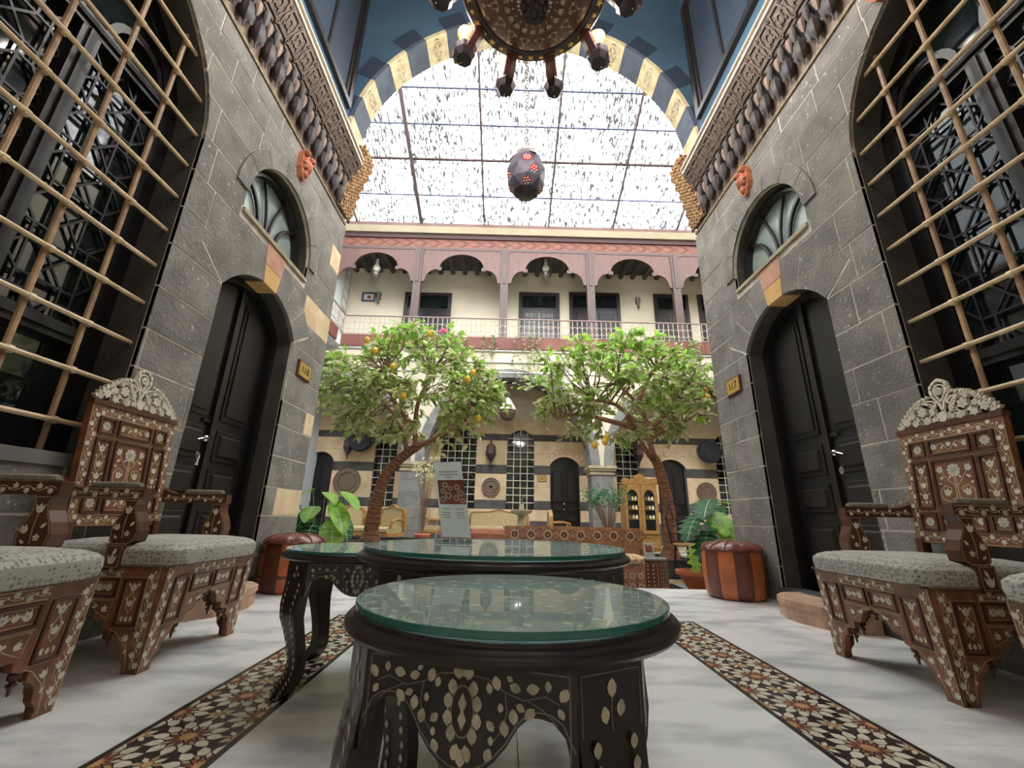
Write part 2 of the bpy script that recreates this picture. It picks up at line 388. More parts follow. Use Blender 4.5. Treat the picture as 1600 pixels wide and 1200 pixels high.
def tag(o, label=None, cat=None, group=None, kind=None):
    if label: o['label'] = label
    if cat: o['category'] = cat
    if group: o['group'] = group
    if kind: o['kind'] = kind
    return o
def thing(name, label, cat, loc=(0,0,0), rz=0, group=None, kind=None):
    o = bpy.data.objects.new(name, None); o.empty_display_size = .1; COL.objects.link(o)
    o.location = loc; o.rotation_euler = (0, 0, rz)
    return tag(o, label, cat, group, kind)
def inst(name, me, parent=None, M=None):
    o = bpy.data.objects.new(name, me); COL.objects.link(o)
    if parent is not None: o.parent = parent
    if M is not None: o.matrix_local = M
    return o
def copy_tree(o, parent=None):
    c = o.copy(); COL.objects.link(c); c.parent = parent
    for ch in list(KIDS(o)): copy_tree(ch, c)
    return c
def KIDS(o): return o.children
_unit = {}
def unit(kind, m):
    if (kind, m) not in _unit:
        g = G()
        if kind == 'box': g.box(-.5, .5, -.5, .5, -.5, .5)
        else: g.lathe([(.5, -.5), (.5, .5)], 8)
        _unit[(kind, m)] = g.mesh(kind, m, smooth=(kind == 'rod'))
    return _unit[(kind, m)]
def ubox(name, m, parent, x0, x1, y0, y1, z0, z1, M=None):
    L = T_((x0+x1)/2, (y0+y1)/2, (z0+z1)/2) @ Matrix.Diagonal((abs(x1-x0), abs(y1-y0), abs(z1-z0), 1))
    return inst(name, unit('box', m), parent, (M @ L) if M is not None else L)
def stick(name, m, parent, p0, p1, d, kind='rod', d2=None):
    p0 = Vector(p0); p1 = Vector(p1); v = p1-p0
    q = v.to_track_quat('Z', 'Y').to_matrix().to_4x4()
    return inst(name, unit(kind, m), parent, Matrix.Translation((p0+p1)/2) @ q @ Matrix.Diagonal((d, d2 or d, v.length, 1)))
def text_mesh(s, size, m, name, parent, M):
    cu = bpy.data.curves.new('lettering', 'FONT'); cu.body = s; cu.size = size; cu.extrude = .0015
    cu.align_x = 'CENTER'; cu.align_y = 'CENTER'
    to = bpy.data.objects.new('lettering', cu); COL.objects.link(to)
    dg = bpy.context.evaluated_depsgraph_get(); me = bpy.data.meshes.new_from_object(to.evaluated_get(dg))
    bpy.data.objects.remove(to); me.materials.clear(); me.materials.append(MT[m])
    return inst(name, me, parent, M)

def arch(c, hw, z0, zs, rise, n=14, drop=True):
    """opening outline, counter-clockwise: bottom, jambs, elliptic head"""
    p = [(c-hw, z0), (c+hw, z0)] if drop else []
    for i in range(n+1):
        a = PI*i/n; p.append((c+hw*math.cos(a), zs+rise*math.sin(a)))
    return p
def seg_arch(c, hw, z0, zs, rise, n=10):
    R = (hw*hw+rise*rise)/(2*rise); zc = zs+rise-R; t = math.asin(min(1, hw/R))
    return [(c-hw, z0), (c+hw, z0)]+[(c+R*math.sin(t*(1-2*i/n)), zc+R*math.cos(t*(1-2*i/n))) for i in range(n+1)]
def circle(c, d, r, n=16, ry=None):
    return [(c+r*math.cos(2*PI*i/n), d+(ry or r)*math.sin(2*PI*i/n)) for i in range(n)]
def rect(a, b, c, d): return [(a, c), (b, c), (b, d), (a, d)]
def bbox(p): return min(x for x, _ in p), max(x for x, _ in p), min(y for _, y in p), max(y for _, y in p)

def stone_wall(parent, M, u0, u1, courses, lens, holes, pick, w0=0, w1=.02, c=.008, gap=.004, name='stone_block', seed=1, keep=None):
    """courses of separate stones, cut where openings fall"""
    rnd = random.Random(seed); hb = [bbox(h) for h in holes]
    for k in range(len(courses)-1):
        v0, v1 = courses[k]+gap, courses[k+1]-gap
        u = u0 - (rnd.random()*.5*lens[1] if k % 2 else 0)
        while u < u1-.02:
            l = rnd.uniform(*lens); a, b = max(u, u0), min(u+l, u1)
            if u1-b < .14: b = u1
            u = b if b == u1 else u+l
            if b-a < .03: continue
            a2, b2 = a+gap, b-gap
            m = pick(k, (a+b)/2, (v0+v1)/2, a, b)
            if m is None: continue
            hit = [h for h, q in zip(holes, hb) if q[0] < b2 and q[1] > a2 and q[2] < v1 and q[3] > v0]
            g = G()
            if hit:
                g.region([rect(a2, b2, v0, v1)], hit, w0, w1+rnd.random()*.003, M)
                if len(g.f) < 4: continue
            else:
                g.block(a2, b2, v0, v1, w0, w1+rnd.uniform(0, .005), c, M)
            g.build(name, m, parent)
def voussoirs(parent, M, c, zs, ri_u, ri_v, ro_u, ro_v, n, pick, w0, w1, a0=0, a1=PI, gap=.006, name='voussoir', holes=()):
    for i in range(n):
        t0, t1 = a0+(a1-a0)*i/n+gap, a0+(a1-a0)*(i+1)/n-gap
        p = [(c+ri_u*math.cos(t0+(t1-t0)*k/4), zs+ri_v*math.sin(t0+(t1-t0)*k/4)) for k in range(5)]
        q = [(c+ro_u*math.cos(t0+(t1-t0)*k/4), zs+ro_v*math.sin(t0+(t1-t0)*k/4)) for k in range(4, -1, -1)]
        m = pick(i)
        if m is None: continue
        g = G()
        if holes: g.region([p+q], list(holes), w0, w1, M)
        else: g.prism(p+q, w0, w1, M)
        if g.f: g.build(name, m, parent)
# ================================================================== THE SETTING
XL, XR, YF = -2.07, 2.29, 4.40
ZC = -0.12
FL = frame((XL,0,0), (0,1,0), (0,0,1), (1,0,0))
FR = frame((XR,0,0), (0,1,0), (0,0,1), (-1,0,0))

# ---- floor of the iwan: marble slabs and two inlaid strips
SLX = (-1.055, -.74); SRX = (.92, 1.232); SY1 = 3.05
fl = G().box(XL-.5, XR+.5, -2.4, YF, -.30, -.012).build('floor', 'joint')
tag(fl, 'pale grey marble slab floor of the raised hall', 'floor', kind='structure')
def slabs(xs, ys):
    for i in range(len(xs)-1):
        for j in range(len(ys)-1):
            if xs[i+1]-xs[i] < .05: continue
            G().box(xs[i]+.0012, xs[i+1]-.0012, ys[j]+.0012, ys[j+1]-.0012, -.012, 0).build('marble_slab', 'marble', fl)
slabs([XL-.5, -1.62, SLX[0]], [-2.4, -.6, .45, 1.25, 2.2, SY1])
slabs([SLX[1], .05, SRX[0]], [-2.4, -.6, .4, 1.3, 2.15, SY1])
slabs([SRX[1], 1.72, XR+.5], [-2.4, -.6, .5, 1.5, 2.4, SY1])
slabs([XL-.5, -1.3, -.45, .35, 1.2, 1.9, XR+.5], [SY1, 3.75, YF])

def clip(poly, x0, x1, y0, y1):
    for ax, lim, sg in ((0, x0, 1), (0, x1, -1), (1, y0, 1), (1, y1, -1)):
        out = []
        for i in range(len(poly)):
            a, b = poly[i], poly[(i+1) % len(poly)]
            da, db = (a[ax]-lim)*sg, (b[ax]-lim)*sg
            if da >= 0: out.append(a)
            if da*db < 0:
                t = da/(da-db); out.append((a[0]+(b[0]-a[0])*t, a[1]+(b[1]-a[1])*t))
        poly = out
        if len(poly) < 3: return []
    return poly
def mosaic(x0, x1, nobj):
    bed = G().box(x0, x1, -.6, SY1, -.012, -.0005).build('mosaic_bed', 'mos_black', fl)
    bd = .02; a0, a1 = x0+bd, x1-bd; cx = (x0+x1)/2; d = .29
    pcs = []
    def put(poly, m): 
        p = clip(poly, a0, a1, -.58, SY1-bd)
        if len(p) >= 3: pcs.append((p, m))
    def pol(c, r, t): return (c[0]+r*math.cos(t), c[1]+r*math.sin(t))
    k0 = -7
    for k in range(k0, 9):
        yc = 1.474+k*d
        for c in ((cx, yc), (a0, yc+d/2), (a1, yc+d/2)):
            put([pol(c, .026 if i % 2 else .017, 2*PI*i/24) for i in range(24)], 'mos_ochre')
            for i in range(12):
                t = 2*PI*i/12
                put([pol(c, .0185, t), pol(c, .031, t+.19), pol(c, .052, t), pol(c, .031, t-.19)], 'mos_red')
                t2 = t+PI/12
                put([pol(c, .035, t2), pol(c, .051, t2+.14), pol(c, .064, t2), pol(c, .051, t2-.14)], 'mos_tan' if i % 3 else 'mos_white')
                put([pol(c, .054, t), pol(c, .066, t+.225), pol(c, .084, t+.175), pol(c, .102, t), pol(c, .084, t-.175), pol(c, .066, t-.225)], 'mos_white')
        for sx in (-1, 1):
            # pieces in the space between four rosettes
            c = (cx+sx*(a1-a0)*.25+sx*.0, yc+d*.25)
            for q in ((yc, yc+d/2) if sx > 0 else (yc,)):
                c = (cx+sx*(a1-a0)*.5*(1 if q == yc else 0), q)
                put([(c[0]+.0135*math.cos(PI/4*i+PI/8), c[1]+.0135*math.sin(PI/4*i+PI/8)) for i in range(8)], 'mos_ochre')
                for i in range(8):
                    tt = PI/4*i
                    put([pol(c, .0155, tt-.3), pol(c, .0155, tt+.3), pol(c, .030, tt+.26), pol(c, .043, tt), pol(c, .030, tt-.26)], 'mos_white' if i % 2 else 'mos_tan')
    pcs.sort(key=lambda q: abs(sum(y for _, y in q[0])/len(q[0])-1.72) if sum(y for _, y in q[0])/len(q[0]) > 1.25 else 9)
    rest = {}
    for i, (p, m) in enumerate(pcs):
        if i < nobj: G().prism(p, -.004, .0004).build('mosaic_tile', m, fl)
        else: rest.setdefault(m, G()).prism(p, -.004, .0004)
    for m, g in rest.items(): tag(g.build('mosaic_tiles', m, fl), kind='stuff')
mosaic(*SLX, 150); mosaic(*SRX, 150)

# ---- side walls of basalt with a grilled window, a door and a fanlight each
CRS = [0,.28,.59,.83,1.10,1.37,1.60,1.87,2.16,2.43,2.72,3.02,3.30,3.58,3.80,3.98]
WIN = arch(1.35, .85, .85, 2.97, .85, 20)
DOOR = seg_arch(3.2, .533, -.02, 2.17, .29, 14)
FAN = arch(3.2, .52, 2.83, 2.98, .52, 16)
DR = (.533**2+.29**2)/.58; DZ = 2.46-DR; DT = math.asin(.533/DR)
def sector(c, z, r0, r1, a0, a1, n=16):
    return [(c+r0*math.cos(a0+(a1-a0)*i/n), z+r0*math.sin(a0+(a1-a0)*i/n)) for i in range(n+1)] + \
           [(c+r1*math.cos(a1+(a0-a1)*i/n), z+r1*math.sin(a1+(a0-a1)*i/n)) for i in range(n+1)]
def side_wall(name, M, left):
    core = G().region([rect(-2.4, YF, -.3, 8.3)], [WIN, DOOR, FAN], -.48, -.012, M).build(name, 'basalt_core')
    tag(core, 'dark basalt wall with grilled arched window and door, on the %s' % ('left' if left else 'right'), 'wall', kind='structure')
    cut = [WIN, DOOR, FAN]
    G().region([rect(-.1, YF-.002, 0, 3.98)], cut, -.011, .0142, M).build('mortar', 'mortar', core)
    dring = [(u, min(v, 2.74)) for u, v in sector(3.2, DZ, DR-.01, DR+.30, PI/2-DT-.02, PI/2+DT+.02)]
    fring = sector(3.2, 2.98, .5, .665, 0, PI)
    holes = cut+[dring, fring, rect(2.66, 3.74, 2.74, 2.84)]
    def pick(k, u, v, a, b):
        if left and b > YF-.01 and (2.43 < v < 2.72 or 1.37 < v < 1.60 or .59 < v < .83 or 3.30 < v < 3.58): return 'cream_stone'
        if left and .59 < v < .83 and u > 3.7: return 'cream_stone'
        return 'basalt'
    stone_wall(core, M, -.1, YF, CRS, (.34, .66), holes, pick, -.006, .0155, c=.0025, gap=.0055, seed=5 if left else 9)
    n = 7
    voussoirs(core, M, 3.2, DZ, DR-.004, DR-.004, DR+.30, DR+.30, n, lambda i: None if i == 3 else 'basalt', -.02, .017,
              PI/2-DT, PI/2+DT, holes=[rect(2.3, 4.1, 2.74, 4)])
    t = DT/n
    for r0, r1, m in ((DR-.012, DR+.15, 'yellow_stone'), (DR+.158, DR+.345, 'pink_stone')):
        g = G().prism([(3.2+r*math.sin(a), DZ+r*math.cos(a)) for r, a in ((r0,-t*1.1),(r0,t*1.1),(r1,t*1.1),(r1,-t*1.1))], -.30, .02, M)
        g.build('keystone', m, core)
    voussoirs(core, M, 3.2, 2.98, .522, .522, .66, .66, 7, lambda i: 'basalt', -.02, .032)
    # stones of the strip between the door head and the fanlight sill
    for a, b in ((2.664, 3.075), (3.325, 3.736)):
        G().block(a, b, 2.744, 2.83, -.006, .014, .006, M).build('stone_block', 'basalt', core)
    return core
wl = side_wall('wall_left', FL, True); wr = side_wall('wall_right', FR, False)

def door(name, M, label, number, left):
    d = thing(name, label, 'door', kind='structure')
    W0 = -.20
    inner = seg_arch(3.2, .475, .12, 2.15, .25, 14)
    G().region([seg_arch(3.2, .533, .0, 2.17, .29, 14)], [inner], W0-.03, W0+.06, M).build('door_frame', 'black_wood', d)
    ar = lambda u: DZ-.045+math.sqrt(max(.01, (DR-.015)**2-(u-3.2)**2))
    for a, b in ((2.727, 3.197), (3.203, 3.673)):
        top = [(b-(b-a)*i/8, ar(b-(b-a)*i/8)) for i in range(9)]
        lf = G().prism([(a, .13), (b, .13)]+top, W0-.04, W0, M).build('door_leaf', 'black_wood', d)
        p0, p1 = a+.07, b-.07
        tp = [(p1-(p1-p0)*i/6, ar(p1-(p1-p0)*i/6)-.09) for i in range(7)]
        g = G().prism([(p0, 1.30), (p1, 1.30)]+tp, W0, W0+.012, M); g.build('door_panel', 'black_wood', lf)
        q0, q1 = p0+.035, p1-.035
        tp = [(q1-(q1-q0)*i/6, ar(q1-(q1-q0)*i/6)-.13) for i in range(7)]
        G().prism([(q0, 1.34), (q1, 1.34)]+tp, W0+.012, W0+.022, M).build('door_panel', 'dark_wood', lf)
        for z0, z1 in ((.22, .62), (.70, .92), (.98, 1.22)):
            g = G().block(p0, p1, z0, z1, W0, W0+.012, .006, M)
            g.build('door_panel', 'black_wood', lf)
            G().block(p0+.035, p1-.035, z0+.035, z1-.035, W0+.01, W0+.03, .014, M).build('door_panel', 'dark_wood', lf)
    G().box(3.17, 3.23, .13, 2.40, W0, W0+.028, M).build('meeting_stile', 'dark_wood', d)
    hu = 3.2-.075
    h = G().ball((hu, 1.13, W0+.035), .028, 10, 8, M, (1, 1, .8)).build('door_handle', 'chrome', d, smooth=True)
    G().tube([(hu, 1.13, W0+.055), (hu-.05, 1.125, W0+.065), (hu-.11, 1.105, W0+.06)], [.009, .010, .006], 8, M=M).build('lever', 'chrome', h, smooth=True)
    e = G().region([circle(hu-.01, 1.00, .022, 14, .028)], [circle(hu-.01, 1.0, .007, 8)], W0, W0+.02, M).build('key_plate', 'chrome', d)
    if left: G().tube([(hu-.01, 1.0, W0+.03), (hu-.03, .97, W0+.04), (hu-.035, .93, W0+.04)], [.004, .006, .012], 6, M=M).build('key_tag', 'pearl_blue', e)
    G().box(hu-.04, hu+.04, 1.255, 1.28, W0, W0+.018, M).build('door_pull', 'dark_wood', d)
    G().box(2.62, 3.78, 0.0, .12, -.45, .03, M).build('threshold', 'basalt_core', d)
    return d
door('door_1', FL, 'black panelled double door under a keystone arch, key in lock, beside room plate 118', '118', True)
door('door_2', FR, 'black panelled double door under a keystone arch, beside room plate 117', '117', False)

def fan(name, M, label):
    d = thing(name, label, 'window', kind='structure'); W0 = -.14
    G().region([arch(3.2, .52, 2.83, 2.98, .52, 20)], [arch(3.2, .465, 2.875, 2.98, .465, 20)], W0-.03, W0+.05, M).build('window_frame', 'black_wood', d)
    G().region([arch(3.2, .49, 2.86, 2.98, .49, 20)], [arch(3.2, .465, 2.875, 2.98, .465, 20)], W0+.05, W0+.07, M).build('window_bead', 'dark_wood', d)
    for i in range(3):
        a, b = (0, PI*.34, PI*.66, PI)[i:i+2]
    arcs = [[(3.2-.43+.0+.30*math.cos(t), 2.9+.36*math.sin(t)) for t in [PI/2*k/8 for k in range(9)]],
            [(3.2+.43-.30*math.cos(t), 2.9+.36*math.sin(t)) for t in [PI/2*k/8 for k in range(9)]]]
    for k, a in enumerate(arcs):
        a2 = [(x, z) for x, z in a]
        G().tube([(x, z, W0+.02) for x, z in a2], .019, 4, M=M).build('glazing_bar', 'dark_wood', d)
    for sx in (-1, 1):
        G().tube([(3.2+sx*(.02+.14*(i/8)**2), 2.9+.5*i/8, W0+.02) for i in range(9)], .016, 4, M=M).build('glazing_bar', 'dark_wood', d)
    G().region([arch(3.2, .475, 2.865, 2.98, .475, 20)], [], W0-.012, W0-.004, M).build('pane', 'pane_light', d)
    G().box(2.68, 3.72, 2.80, 2.835, -.28, .035, M).build('window_sill', 'pale_stone', d)
    return d
fan('window_3', FL, 'half-round fanlight with curved dark bars above the door of room 118')
fan('window_4', FR, 'half-round fanlight with curved dark bars above the door of room 117')

def big_window(name, M, label):
    d = thing(name, label, 'window', kind='structure'); W0 = -.24
    G().region([arch(1.35, .85, .85, 2.97, .85, 20)], [arch(1.35, .74, .97, 2.97, .74, 20)], W0-.05, W0+.04, M).build('window_frame', 'black_wood', d)
    for u in (1.09, 1.61):
        G().box(u-.05, u+.05, .97, 3.05, W0-.04, W0+.045, M).build('mullion', 'dark_wood', d)
        G().box(u-.018, u+.018, .97, 3.05, W0+.045, W0+.06, M).build('mullion_bead', 'dark_wood', d)
    for z in (1.47, 3.09):
        G().box(.61, 2.09, z-.045, z+.045, W0-.04, W0+.045, M).build('transom', 'dark_wood', d)
        G().box(.61, 2.09, z-.012, z+.012, W0+.045, W0+.06, M).build('transom_bead', 'dark_wood', d)
    G().region([arch(1.35, .75, .96, 2.97, .75, 20)], [], W0-.03, W0-.022, M).build('pane', 'pane', d)
    # arched lights above the transom
    for c in (.83, 1.35, 1.87):
        hw = .2; rs = .3 if c == 1.35 else .2
        G().region([arch(c, hw, 3.13, 3.16, rs, 12)], [arch(c, hw-.045, 3.15, 3.16, rs-.045, 12)], W0-.02, W0+.03, M).build('arched_light', 'dark_wood', d)
    # geometric lattice of thin bars
    c = .235
    seg = [((0,.35),(.65,.35)), ((.65,0),(.65,.65)), ((.35,.65),(1,.65)), ((.35,.35),(.35,1)), ((0,1),(.35,.65)), ((.65,.35),(1,0)), ((0,0),(.35,.35)), ((.65,.65),(1,1))]
    for ua, ub in ((.62, 1.04), (1.14, 1.56), (1.66, 2.08)):
        nx = 2; cw = (ub-ua)/nx; nz = 6; ch = (3.045-1.515)/nz
        for i in range(nx):
            for j in range(nz):
                fl_ = (i+j) % 2
                for (a, b), (e, f) in seg:
                    if fl_: a, e = 1-a, 1-e
                    p = M @ Vector((ua+(i+a)*cw, 1.515+(j+b)*ch, W0)); q = M @ Vector((ua+(i+e)*cw, 1.515+(j+f)*ch, W0))
                    stick('lattice_bar', 'dark_wood', d, p, q, .011, 'box')
    G().box(.5, 2.2, .80, .86, -.30, .03, M).build('window_sill', 'far_grey', d)
    return d
big_window('window_1', FL, 'tall arched window with dark geometric lattice in the left wall')
big_window('window_2', FR, 'tall arched window with dark geometric lattice in the right wall')

def grille(M, label):
    g = thing('window_grille', label, 'window grille')
    zs = [3.49-.248*i for i in range(11)]
    us = [1.955, 1.684, 1.413, 1.142, .871, .6]
    hw = lambda z: .85 if z <= 2.97 else math.sqrt(max(.0, .85**2-(z-2.97)**2))
    for z in zs:
        h = hw(z)+.01
        pts = [M @ Vector((1.35-h+2*h*i/2, z, -.045)) for i in range(3)]
        stick('grille_bar', 'iron_cream', g, pts[0], pts[2], .025)
    for u in us:
        zt = 2.97+math.sqrt(.85**2-(u-1.35)**2)-.005
        stick('grille_bar', 'iron_brown', g, M @ Vector((u, .86, -.070)), M @ Vector((u, zt, -.070)), .026)
    c = G()
    for z in zs:
        for u in us:
            if abs(u-1.35) < hw(z)-.03:
                c.lathe([(.012, -.016), (.019, -.012), (.019, .012), (.012, .016)], 8, M @ T_(u, z, -.050) @ R_(PI/2, 'Y'))
    tag(c.build('collar', 'iron_cream', g, smooth=True), kind='stuff')
    return g
grille(FL, 'cream painted iron grille on the left wall, over the lattice window by door 118')
grille(FR, 'cream painted iron grille on the right wall, over the lattice window by door 117')

# ---- carved cornices
def cornice(name, M, label, seed):
    t = thing(name, label, 'cornice', kind='structure'); E = 4.06; S = -.2
    G().box(S, E+.3, 3.985, 4.02, -.01, .03, M).build('bead_moulding', 'carved_gold', t)
    G().box(S, E, 4.02, 4.28, -.01, .016, M).build('frieze_band', 'carved_tan', t)
    G().add([(S,4.24,.016),(E,4.24,.016),(E,4.44,.13),(S,4.44,.13),(S,4.44,-.01),(E,4.44,-.01)], [(0,1,2,3),(3,2,5,4),(0,3,4),(1,5,2)], M).build('cove', 'carved_dark', t)
    G().add([(S,4.38,.105),(E,4.38,.105),(E,4.615,.235),(S,4.615,.235),(S,4.615,-.01),(E,4.615,-.01),(S,4.38,-.01),(E,4.38,-.01)],
            [(0,1,2,3),(3,2,5,4),(0,3,4,6),(1,7,5,2),(6,7,1,0)], M).build('soffit_board', 'carved', t)
    bm_ = G().lathe([(0,-.155),(.005,-.15),(.007,-.10),(.024,-.075),(.044,-.03),(.050,.02),(.042,.07),(.026,.10),(0,.105)], 8).mesh('pendant', 'carved_dark', smooth=True)
    tip = G().lathe([(0,-.09),(.016,-.06),(.028,0),(.024,.05),(0,.08)], 8).mesh('pendant_bud', 'carved_tan', smooth=True)
    grey = G().lathe([(0,-.10),(.014,-.07),(.026,0),(.022,.06),(0,.09)], 8).mesh('pendant_bud', 'far_dark', smooth=True)
    st = .152; n = int((E-S)/st)
    pan = G()
    pan.region([[(-.056,-.10),(.056,-.10),(.074,.0),(.054,.105),(-.054,.105),(-.074,0)]], [[(-.044,-.085),(.044,-.085),(.060,.0),(.042,.09),(-.042,.09),(-.060,0)]], 0, .012)
    pan.region([circle(0, 0, .034, 8, .05)], [circle(0, 0, .022, 8, .036)], 0, .010)
    pan.region([circle(.075, -.10, .020, 8)], [circle(.075, -.10, .009, 6)], 0, .016)
    pan.region([circle(.075, .095, .017, 8)], [circle(.075, .095, .008, 6)], 0, .012)
    for sx in (-1, 1): pan.prism([(sx*.032, -.06), (sx*.044, -.04), (sx*.032, -.02), (sx*.022, -.04)], 0, .01); pan.prism([(sx*.032, .02), (sx*.044, .04), (sx*.032, .06), (sx*.022, .04)], 0, .01)
    pm = pan.mesh('relief_panel', 'carved')
    a = Vector((4.38, .105)); b = Vector((4.615, .235)); dv = (b-a).normalized()
    sof = frame((0, (a.x+b.x)/2, (a.y+b.y)/2), (1,0,0), (0, dv.x, dv.y), (0, -dv.y, dv.x))
    for i in range(n):
        u = E-.08-i*st
        inst('pendant', bm_, t, M @ T_(u, 4.135, .075) @ R_(-PI/2, 'X'))
        inst('pendant_bud', tip, t, M @ T_(u+.076, 4.30, .085) @ R_(-PI/2, 'X'))
        inst('pendant_bud', grey, t, M @ T_(u+.072, 4.20, .055) @ R_(-PI/2, 'X'))
        inst('pendant_bud', grey, t, M @ T_(u, 4.31, .105) @ R_(-PI/2, 'X'))
        inst('relief_panel', pm, t, M @ T_(u, 0, 0) @ sof)
    G().box(S, E, 4.612, 4.632, .21, .25, M).build('edge_moulding', 'pearl', t)
    G().box(S, E, 4.632, 4.68, -.01, .238, M).build('edge_moulding', 'carved_gold', t)
    G().box(S, E, 4.68, 4.695, -.01, .262, M).build('edge_moulding', 'pearl', t)
    return t
cornice('trim_1', FL, 'carved cornice with hanging buds along the left wall', 1)
cornice('trim_2', FR, 'carved cornice with hanging buds along the right wall', 2)

# ---- painted upper walls, arch to the courtyard, ceiling
def upper(name, M, label):
    hole = rect(2.72, 3.90, 5.42, 7.3); hole2 = rect(.6, 1.78, 5.42, 7.3)
    t = G().region([rect(-2.4, 4.05, 4.70, 8.3)], [hole, hole2], -.2, -.011, M).build(name, 'teal')
    tag(t, label, 'wall', kind='structure')
    for u0 in (2.72, .6):
        u1 = u0+1.18
        f = G().region([rect(u0-.05, u1+.05, 5.37, 7.35)], [rect(u0+.03, u1-.03, 5.45, 7.27)], -.06, .045, M).build('window_frame', 'dark_wood', t)
        G().region([rect(u0+.03, u1-.03, 5.45, 7.27)], [rect(u0+.075, u1-.075, 5.495, 7.225)], -.011, .02, M).build('sash', 'dark_wood', t)
        G().box(u0+.075, u1-.075, 5.495, 7.225, -.011, -.004, M).build('pane', 'teal_dark', t)
        G().box((u0+u1)/2-.02, (u0+u1)/2+.02, 5.495, 7.225, -.004, .015, M).build('sash_bar', 'dark_wood', t)
    return t
upper('wall_upper_left', FL, 'teal painted upper wall with dark casement above the left cornice')
upper('wall_upper_right', FR, 'teal painted upper wall with dark casement above the right cornice')
def rotp_(u, v, s, k): return [(u-s*.5, v), (u, v-s*.3*k), (u+s*.5, v), (u, v+s*.3*k)][::k]
FA = frame((0,4.05,0), (1,0,0), (0,0,1), (0,-1,0))
AC, AZ, AR = .12, 5.05, 2.20
ahole = arch(AC, AR, 3.0, AZ, AR, 40)
wf = G().region([rect(-2.62, 2.85, 4.02, 8.3)], [ahole], -.34, 0, FA).build('wall_front', 'teal')
tag(wf, 'teal wall pierced by the great striped arch towards the courtyard', 'wall', kind='structure')
nv = 21
voussoirs(wf, FA, AC, AZ, AR-.035, AR-.035, AR+.02, AR+.02, nv, lambda i: 'slate' if i % 2 else 'arch_cream', -.352, .006, gap=.001)
voussoirs(wf, FA, AC, AZ, AR+.02, AR+.02, AR+.25, AR+.25, nv, lambda i: 'teal_dark' if i % 2 else None, -.01, .006, gap=.001)
for i in range(2, nv-2, 2):
    t = PI*(i+.5)/nv; c_, s_ = math.cos(t), math.sin(t); r = AR-.037
    fr = frame((AC+r*c_, 4.22, AZ+r*s_), (-s_, 0, c_), (0, 1, 0), (-c_, 0, -s_))
    g = G()
    g.ribbon(circle(0, 0, .062, 18, .10), .006, .001, fr, closed=True)
    for sy in (-1, 1):
        for sx in (-1, 1):
            g.ribbon([(sx*(.006+.034*math.sin(q*.62)), sy*(.012+.014*q)) for q in range(6)], .006, .001, fr)
            g.flat(rotp_(sx*.03, sy*.04, .03, sy*sx), .001, fr)
    for sy in (-1, 1): g.flat([(-.05, sy*.12), (0, sy*.15), (.05, sy*.12), (0, sy*.13)], .001, fr)
    g.build('medallion', 'rust' if i % 4 else 'far_grey', wf, recalc=False)
ce = G().box(XL-.5, XR+.5, -2.4, YF, 8.3, 8.5).build('ceiling', 'ceiling')
tag(ce, 'dark painted wooden ceiling of the hall', 'ceiling', kind='structure')
for y in (-.8, 0, .8, 1.6, 2.4, 3.2): G().box(XL-.1, XR+.1, y-.07, y+.07, 8.16, 8.3).build('ceiling_beam', 'ceiling', ce)
wb = G().box(XL-.01, XR+.01, -1.5, -1.3, 0.0, 8.16).build('wall_back', 'room'); tag(wb, 'plain wall behind the seating at the back of the hall', 'wall', kind='structure')  # unseen wall, set close and pale to bounce light forward
# closed rooms behind the grilled windows
for nm, x0, x1, lb in (('wall_room_left', XL-2.2, XL-2.0, 'wall of the side room behind the left lattice window'), ('wall_room_right', XR+2.0, XR+2.2, 'wall of the side room behind the right lattice window')):
    s = G().box(x0, x1, -2.4, YF, -.3, 8.5)
    xa, xb = (x1, XL-.48) if x0 < 0 else (XR+.48, x0)
    s.box(xa, xb, -2.6, -2.4, -.3, 8.5); s.box(xa, xb, -2.4, YF, 4.0, 4.1); s.box(xa, xb, -2.4, YF, -.3, -.2)
    tag(s.build(nm, 'room'), lb, 'wall', kind='structure')
# courtyard face of the hall, unseen, added for bounce and to block sky light
for nm, x0, x1, lb in (('wall_south_left', -6.6, XL-.482, 'courtyard wall left of the hall opening'), ('wall_south_right', XR+.482, 8.6, 'courtyard wall right of the hall opening')):
    tag(G().box(x0, x1, YF-.3, YF, -.3, 10.2).build(nm, 'far_grey'), lb, 'wall', kind='structure')

